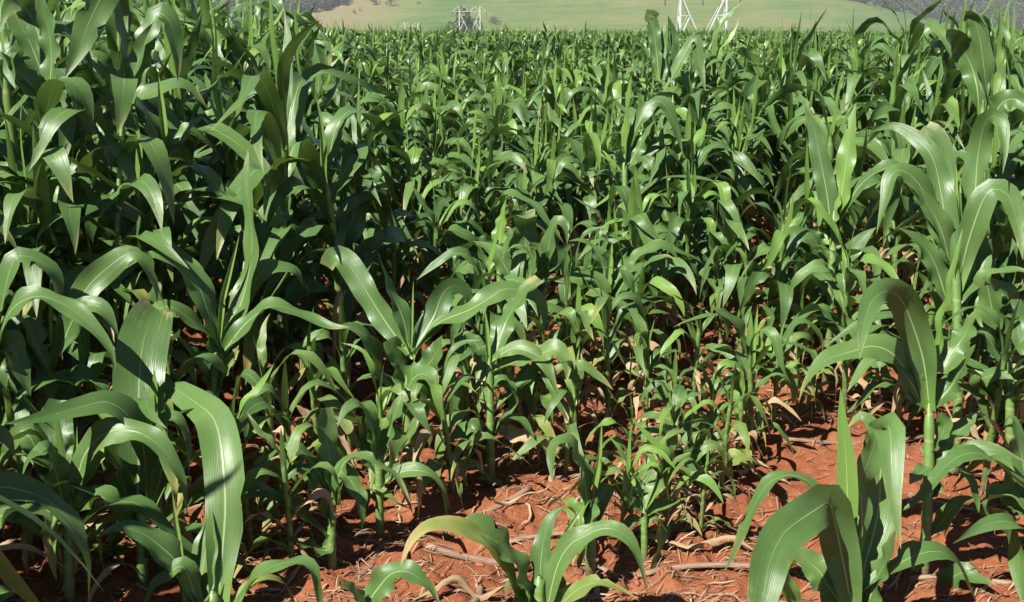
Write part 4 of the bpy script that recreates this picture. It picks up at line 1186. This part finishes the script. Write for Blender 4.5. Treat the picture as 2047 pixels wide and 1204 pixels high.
# old stalk pieces of the last crop
M['old_stalk'] = simple_mat('weathered_stalk', (0.10, 0.055, 0.040), (0.40, 0.27, 0.18), 60.0, .85, .8, stretch=(.12, 3, 3))
M['old_end'] = simple_mat('stalk_pith', (0.45, 0.33, 0.22), (0.6, 0.45, 0.3), 60.0, .9, .2)
def old_stalk(px, py, ang, L, r, label, group='old stalk pieces on the soil'):
    p = at(px, py, 3.0); dirv = p - CAM
    t = 1.0
    for _ in range(12):
        q = CAM + dirv * t; t *= (CAM_H - float(ground_z(q[0], q[1]))) / (CAM_H - q[2])
    q = CAM + dirv * t
    rg = np.random.default_rng(int(px)); r *= .8
    k, sd = 9, 9
    s = np.linspace(-.5, .5, k) * L
    xs = q[0] + np.cos(ang) * s; ys = q[1] + np.sin(ang) * s
    zz = ground_z(xs, ys); z = np.polyval(np.polyfit(s, zz, 1), s) + r * .75
    a = np.linspace(0, 6.283, sd, endpoint=False)
    node = 1 + .14 * np.exp(-((s - rg.uniform(-.3, .3) * L) / (r * .7)) ** 2)
    bow = rg.normal(0, .06) * L * (1 - (2 * s / L) ** 2)
    V = []
    for i in range(k):
        rad = r * node[i] * (1 + .10 * np.sin(2 * a + 1.3))
        V.append(np.stack([xs[i] - np.sin(ang) * (np.cos(a) * rad + bow[i]), ys[i] + np.cos(ang) * (np.cos(a) * rad + bow[i]), z[i] + np.sin(a) * rad * .8], -1))
    V = np.vstack(V) - np.array([q[0], q[1], 0])
    ca, sa = math.cos(ang), math.sin(ang)
    V = np.stack([V[:, 0] * ca + V[:, 1] * sa, -V[:, 0] * sa + V[:, 1] * ca, V[:, 2]], -1)
    F = [(i * sd + j, i * sd + (j + 1) % sd, (i + 1) * sd + (j + 1) % sd, (i + 1) * sd + j) for i in range(k - 1) for j in range(sd)]
    mi = [0] * len(F)
    F += [tuple(range(sd))[::-1], tuple((k - 1) * sd + j for j in range(sd))]; mi += [1, 1]
    me = mesh_from('old_stalk', V, F, mats=[M['old_stalk'], M['old_end']], mat_idx=mi)
    me.polygons.foreach_set('use_smooth', np.array([1] * (len(F) - 2) + [0, 0], dtype=bool))
    o = obj('old_stalk', me, loc=(q[0], q[1], 0)); o.rotation_euler = (0, 0, ang)
    tag(o, label, 'stalk piece', group)
old_stalk(955, 1120, -.22, .30, .015, 'thick pinkish-grey old stalk lying left of the plant with the yellow arching leaf')
old_stalk(1000, 1010, .75, .26, .012, 'thin dark old stalk slanting on the soil at the edge of the shade below centre')
old_stalk(1385, 750, .15, .10, .014, 'short brown old stalk stub half in shade above the stunted row')
old_stalk(1362, 742, .05, .08, .013, 'small reddish stalk stub beside a darker stub above the stunted row')
old_stalk(1740, 790, -.05, .62, .011, 'long pale old stalk lying level behind the pale spike at the right')
old_stalk(1720, 868, .02, .50, .010, 'long straight straw-coloured stalk crossing open soil left of the thick stalk')
old_stalk(1450, 735, .6, .14, .014, 'brown stub of old stalk leaning in litter by the fresh young plant')
old_stalk(1245, 960, -.2, .44, .008, 'slender whitish stalk across the straw by the small light green plant')
old_stalk(1420, 1155, -.08, .40, .012, 'pale old stalk on red soil at the bottom edge right of centre')
old_stalk(948, 1195, 1.35, .13, .013, 'dark upright-lying stalk stub at the bottom edge below the thick old stalk')
old_stalk(480, 860, .9, .22, .010, 'grey old stalk in dappled shade left of centre')
old_stalk(1980, 1180, -.35, .40, .010, 'thin old stalk in the bottom right corner of the soil')
old_stalk(1930, 1020, -.5, .30, .009, 'thin dull old stalk on soil at the right edge below the thick green stalk')
old_stalk(1120, 1080, .2, .30, .009, 'narrow pale stalk on litter between two near plants at bottom centre')

# crumpled dead leaves lying on the ground
def dead_leaf(px, py, ang, L, w, label):
    p = at(px, py, 3.0); dirv = p - CAM; t = 1.0
    for _ in range(12):
        q = CAM + dirv * t; t *= (CAM_H - float(ground_z(q[0], q[1]))) / (CAM_H - q[2])
    q = CAM + dirv * t
    rg = np.random.default_rng(int(px * 3 + py))
    n = 20; s = np.linspace(-.5, .5, n)
    a = ang + rg.normal(0, .5) * s + .35 * np.sin(9 * s + rg.uniform(0, 6))
    x = q[0] + np.cumsum(np.cos(a)) * L / n - math.cos(ang) * L / 2; y = q[1] + np.cumsum(np.sin(a)) * L / n - math.sin(ang) * L / 2
    z = ground_z(x, y) + .012 + .035 * np.abs(np.sin(5 * s + rg.uniform(0, 6)))
    P = np.stack([x, y, z], -1)
    _, W, N = frames(P, np.tile([-math.sin(ang), math.cos(ang), 0], (n, 1)), .9 * np.sin(7 * s + rg.uniform(0, 6)))
    V, F, uv = ribbon(P, W, N, w * .7 * profile(s + .5, 'part'), 6, np.full(n, .7), .25, rg)
    o = obj('dead_leaf', mesh_from('dead_leaf', V - np.array([q[0], q[1], 0]), F, uv, [M['dry']]), loc=(q[0], q[1], 0))
    tag(o, label, 'dead leaf', 'dead leaves on the soil')
dead_leaf(1400, 1090, -.1, .34, .045, 'crumpled pale dead leaf below the small bright plant of the stunted row')
dead_leaf(930, 1192, .1, .30, .040, 'straw-coloured dead leaf at the bottom edge left of centre')
dead_leaf(1075, 1020, .6, .36, .022, 'long twisted bleached leaf lying at the edge of the dark shade')
dead_leaf(1470, 960, .2, .26, .040, 'curled buff leaf on the soil beside the bare red patch')
dead_leaf(560, 850, .7, .24, .035, 'dry leaf catching light in the dappled shade left of centre')
dead_leaf(1290, 790, .35, .28, .030, 'bleached leaf lying in shade behind the small light plants')
dead_leaf(1560, 850, -.3, .22, .028, 'small yellowish dead leaf on soil by the pale drooping leaf tip')
dead_leaf(1345, 880, .15, .30, .020, 'narrow curled straw leaf on open soil left of the stunted row')

# small weeds
def weed(px, py, n, size, label):
    p = at(px, py, 3.0); dirv = p - CAM; t = 1.0
    for _ in range(12):
        q = CAM + dirv * t; t *= (CAM_H - float(ground_z(q[0], q[1]))) / (CAM_H - q[2])
    q = CAM + dirv * t
    rg = np.random.default_rng(int(px + py))
    e = empty('weed', (q[0], q[1], float(ground_z(q[0], q[1]))))
    for i in range(n):
        az = rg.uniform(0, 6.28); z0 = rg.uniform(0, .5) * size
        V, F, uv = gen_leaf(rg, z0, az, size * rg.uniform(.6, 1.1), size * rg.uniform(.16, .3), R(rg.uniform(20, 60)), R(rg.uniform(70, 130)), .5, .004, n=8, across=2)
        obj('leaf', mesh_from('weed_leaf', V, F, uv, [M['pale' if rg.random() < .5 else 'young']]), e)
    V, F, uv = gen_stalk(size * .55, .003, .002, nseg=3, sides=5, nodes=False)
    obj('stem', mesh_from('weed_stem', V, F, uv, [M['stalk']]), e)
    tag(e, label, 'weed', 'small weeds between the maize')
weed(222, 1120, 16, .09, 'small bright weed tuft on shaded soil at the lower left')
weed(1500, 530, 22, .15, 'bushy little weed in the gap behind the mid-field plants, right of centre')
weed(1570, 560, 18, .14, 'low weed clump left of the tall thick pale stalk')
weed(470, 868, 10, .07, 'tiny weed seedling in light between leaves, left of centre')
weed(820, 870, 14, .09, 'small weed growing at the foot of the central plants')
weed(1850, 560, 16, .14, 'weed tuft in the shade beside the tall plant at the right')

# ---------------------------------------------------------------- pylons of the power line
M['steel'] = simple_mat('pale_painted_steel', (0.60, 0.60, 0.57), (0.70, 0.70, 0.67), 2.0, .5, 0)
M['glass_ins'] = simple_mat('dark_insulator', (0.05, 0.035, 0.03), (0.10, 0.07, 0.06), 5.0, .3, 0)
def bars(segs, parent, name, mat, origin):
    V, F = [], []; n = 0
    for p, q, w in segs:
        p = np.array(p, float); q = np.array(q, float)
        t = unit(q - p); a = np.cross(t, [0, 1, 0] if abs(t[1]) < .9 else [1, 0, 0]); a = unit(a); b = np.cross(t, a)
        for e_ in (p, q):
            for sx, sy in ((-1, -1), (1, -1), (1, 1), (-1, 1)): V.append(e_ + (a * sx + b * sy) * w * .44)
        F += [(n, n + 1, n + 2, n + 3), (n + 7, n + 6, n + 5, n + 4)] + [(n + i, n + 4 + i, n + 4 + (i + 1) % 4, n + (i + 1) % 4) for i in range(4)]
        n += 8
    return obj(name, mesh_from('pylon_' + name, V, F, mats=[mat], smooth=False), parent)

def pylon(px, row_arm, d, label, yaw):
    """px: column of its middle, row_arm: row of its cross arm, d: distance"""
    c = at(px, row_arm, d)
    e = empty('pylon', (c[0], c[1], 0), yaw)
    zg = float(base_z(c[0], c[1])); za = c[2]
    H = 4.5                                            # half the distance between the masts
    e.location.z = zg; A = za - zg
    for s in (-1, 1):
        x = s * H
        mast = [((x, dy * 1.9, -.5), (x, dy * .25, A), .30 if dy < 0 else .14) for dy in (-1, 1)]
        mast += [((x, -.25, A), (x, 0, A + 2.2), .30), ((x, .25, A), (x, 0, A + 2.2), .30)]
        zz = np.linspace(.5, A, 8)
        for i in range(7):
            w0 = 1.9 + (.25 - 1.9) * zz[i] / A; w1 = 1.9 + (.25 - 1.9) * zz[i + 1] / A
            sg = 1 if i % 2 else -1
            mast.append(((x, sg * w0, zz[i]), (x, -sg * w1, zz[i + 1]), .12))
        bars(mast, e, 'mast', M['steel'], None)
        br = []
        for dy, tk in ((-.9, 1), (.9, .5)):
            br += [((x, dy * .3, A - .3), (x - s * 3.3, dy, A - 7.0), .20 * tk), ((x, dy, A - 4.2), (x - s * 1.95, dy * .8, A - 4.2), .15 * tk),
                   ((x - s * 1.95, dy * .8, A - 4.2), (x, dy * 1.3, A - 8.0), .17 * tk), ((x - s * 3.3, dy, A - 7.0), (x, dy * 1.6, A - 13.5), .17 * tk)]
        bars(br, e, 'brace', M['steel'], None)
        oa = [((x, 0, A + 2.2), (x + s * 2.9, 0, A + .1), .17), ((x, .3, A), (x + s * 2.9, 0, A + .1), .10), ((x, -.3, A), (x + s * 2.9, 0, A + .1), .10)]
        bars(oa, e, 'outer_arm', M['steel'], None)
    ca = [((-H, dy, A), (H, dy, A), .20) for dy in (-.3, .3)]
    for s in (-1, 1):
        ca += [((s * H, 0, A), (s * H * .52, 0, A + 2.2), .20), ((s * H * .52, 0, A + 2.2), (s * .2, 0, A), .20)]
    bars(ca, e, 'cross_arm', M['steel'], None)
    for x in (-H - 2.8, 0, H + 2.8):
        a = np.linspace(0, 6.283, 10, endpoint=False); V, F = [], []
        prof = []
        for i in range(9):
            z = A - .15 - i * .26; prof += [(z, .05), (z - .08, .17), (z - .16, .17), (z - .2, .05)]
        for z, r_ in prof: V += [(x + math.cos(t) * r_, math.sin(t) * r_, z) for t in a]
        F = [(i * 10 + j, i * 10 + (j + 1) % 10, (i + 1) * 10 + (j + 1) % 10, (i + 1) * 10 + j) for i in range(len(prof) - 1) for j in range(10)]
        obj('insulator', mesh_from('pylon_insulator', V, F, mats=[M['glass_ins']]), e)
    tag(e, label, 'pylon', 'pylons of the power line')
pylon(1406, -16, 203, 'nearest white steel pylon right of centre, its top cut by the frame', .19)
pylon(938.5, 23, 470, 'white portal pylon with zigzag top in front of a dark round tree', .19)
pylon(822, 52.5, 731, 'smallest and farthest white pylon, only its zigzag top above the crop', .19)

# ---------------------------------------------------------------- trees on the hill
M['bark'] = simple_mat('tree_bark', (0.06, 0.045, 0.035), (0.12, 0.09, 0.07), 3.0, .9, .4)
M['tree_leaf'] = straw_mat('tree_leaf', (0.030, 0.040, 0.020), (0.085, 0.095, 0.045))
M['wood_leaf'] = straw_mat('woodland_leaf', (0.024, 0.036, 0.016), (0.075, 0.088, 0.040))
def crown_mesh(name, rx, ry, rz, n, leaf, rg, mat, zc):
    lob = [(rg.normal(0, .42) * rx, rg.normal(0, .42) * ry, zc + rg.normal(0, .33) * rz, rg.uniform(.38, .62)) for _ in range(9)]
    V, F = [], []; k = 0
    for i in range(n):
        c = lob[int(rg.integers(0, 9))]
        v = unit(rg.normal(0, 1, 3)) * rg.uniform(.55, 1.0) ** .5
        p = np.array([c[0] + v[0] * rx * c[3], c[1] + v[1] * ry * c[3], c[2] + v[2] * rz * c[3]])
        a = unit(rg.normal(0, 1, 3)); b = unit(np.cross(a, rg.normal(0, 1, 3)))
        s = leaf * rg.uniform(.6, 1.4)
        V += [p - a * s, p + b * s * .7, p + a * s, p - b * s * .7]
        F.append((k, k + 1, k + 2, k + 3)); k += 4
    return mesh_from(name, np.array(V), np.array(F), mats=[mat], smooth=False)
def hill_point(px, py):
    """where the sight line through that spot meets the hill"""
    dirv = at(px, py, 1.0) - CAM
    t = np.linspace(820, 2200, 8000)
    P = CAM + dirv * t[:, None]
    hit = np.nonzero(P[:, 2] < base_z(P[:, 0], P[:, 1]))[0]
    return P[hit[0]] if len(hit) else P[-1]
def tree(pos, w, h, label, seed, cls='tree', n=1600):
    rg = np.random.default_rng(seed)
    z = float(base_z(pos[0], pos[1]))
    e = empty('hillside_tree' if cls == 'tree' else 'hillside_bush', (pos[0], pos[1], z))
    obj('crown', crown_mesh('crown', w / 2, w / 2, h * .48, n, w * .035, rg, M['tree_leaf'], h * .55), e)
    segs = [((0, 0, -.4), (0, 0, h * .35), w * .05), ((0, 0, h * .3), (w * .12, 0, h * .55), w * .03), ((0, 0, h * .3), (-w * .14, w * .05, h * .6), w * .03), ((0, 0, h * .25), (0, -w * .12, h * .5), w * .03)]
    bars(segs, e, 'trunk', M['bark'], None)
    tag(e, label, 'tree' if cls == 'tree' else 'bush', 'trees and bushes on the hillside')
tp = at(928, 66, 492.0)
tree((tp[0], tp[1]), 12.5, max(9.0, float(at(928, 22, 492.0)[2] - base_z(tp[0], tp[1]))), 'dark round tree standing behind the middle pylon', 3, n=2600)
tp2 = at(905, 66, 500.0)
tree((tp2[0], tp2[1]), 8.0, max(6.0, float(at(905, 42, 500.0)[2] - base_z(tp2[0], tp2[1]))), 'lower dark tree leaning out left of the middle pylon', 4, n=1500)
for k, (px, py, w, h, lab, cls) in enumerate([
    (988, 49, 11, 7.5, 'rounded dark bush on the pasture just right of the middle pylon', 'bush'),
    (749, 10, 9.5, 7, 'left one of two dark bushes at the top edge of the pasture', 'bush'),
    (782, 12, 11, 8, 'right one of two dark bushes at the top edge of the pasture', 'bush'),
    (709, 29, 4.0, 4.2, 'small dark bush on the dry bank, the lower of two', 'bush'),
    (720, 24, 3.0, 5, 'thin upright bush on the dry bank, the upper of two', 'bush'),
    (836, 8, 4.5, 1.6, 'flat low scrub patch near the top of the pasture', 'bush')]):
    p = hill_point(px, py)
    tree((p[0], p[1]), w, h, lab, 20 + k, cls, n=700)

# woods: masses at the left and right ends of the hill
def woods(name, label, spots, seed):
    rg = np.random.default_rng(seed)
    V, F = [], []; k = 0
    for (x, y) in spots:
        z = float(base_z(x, y)); w = rg.uniform(5, 10); h = rg.uniform(5.5, 10)
        nl = 70
        v = unit(rg.normal(0, 1, (nl, 3))) * rg.uniform(.45, 1.0, (nl, 1)) ** .5
        p = np.array([x, y, z + h * .52]) + v * np.array([w / 2, w / 2, h * .5]) * rg.uniform(.8, 1.15, (nl, 1))
        a = unit(rg.normal(0, 1, (nl, 3))); b = unit(np.cross(a, rg.normal(0, 1, (nl, 3)))); s = rg.uniform(.8, 1.7, (nl, 1))
        V.append(np.stack([p - a * s, p + b * s * .8, p + a * s, p - b * s * .8], 1).reshape(-1, 3))
        F.append(np.arange(nl * 4).reshape(nl, 4) + k); k += nl * 4
    o = obj(name, mesh_from(name, np.vstack(V), np.vstack(F), mats=[M['wood_leaf']], smooth=False))
    tag(o, label, 'woodland', kind='stuff')
rg = np.random.default_rng(8)
sp = []
for i in range(9000):
    x = rg.uniform(250, 760); y = rg.uniform(1000, 1420)
    if len(sp) >= 1500: break
    z = float(base_z(x, y)) + 2
    q = np.array([x, y, z]) - CAM; d = q @ FWD; px = 1023.5 + q[0] / d * FPX; py = 602 - (q @ UPV) / d * FPX
    edge = np.interp(px, [1660, 1700, 1760, 1830, 1900, 1960, 2100], [-4, 1, 12, 28, 52, 70, 80])
    if py < edge and py > -60 and px < 2250 and (y > 1125 or px > 1930): sp.append((x, y))
woods('woodland_right', 'hazy grey-green wooded slope beyond the pasture spur at the right', sp[:1500], 1)
sp = []
for i in range(9000):
    x = rg.uniform(-420, -120); y = rg.uniform(880, 1350)
    if len(sp) >= 1300: break
    z = float(base_z(x, y)) + 2
    q = np.array([x, y, z]) - CAM; d = q @ FWD; px = 1023.5 + q[0] / d * FPX; py = 602 - (q @ UPV) / d * FPX
    edge = np.interp(px, [200, 560, 640, 690, 700], [60, 32, 20, 7, -20])
    if py < edge and py > -60 and px > 200: sp.append((x, y))
woods('woodland_left', 'hazy grey wooded slope at the top left above the tall maize', sp[:1300], 2)

# ---------------------------------------------------------------- air
hz_lo, hz_hi = -80.0, 150.0
hx, hy0, hy1 = 9000.0, -9000.0, 9000.0
V = [(sx * hx, y, z) for z in (hz_lo, hz_hi) for y in (hy0, hy1) for sx in (-1, 1)]
F = [(0, 2, 3, 1), (4, 5, 7, 6), (0, 1, 5, 4), (1, 3, 7, 5), (3, 2, 6, 7), (2, 0, 4, 6)]
hm, nt, out = new_mat('haze_air')
pv = nt.nodes.new('ShaderNodeVolumePrincipled')
pv.inputs['Color'].default_value = (0.86, 0.90, 0.95, 1)
pv.inputs['Density'].default_value = 0.00017
nt.links.new(pv.outputs[0], out.inputs['Volume'])
hz = obj('haze', mesh_from('haze', V, F, mats=[hm], smooth=False))
tag(hz, 'thin pale haze over the valley', 'haze', kind='stuff')
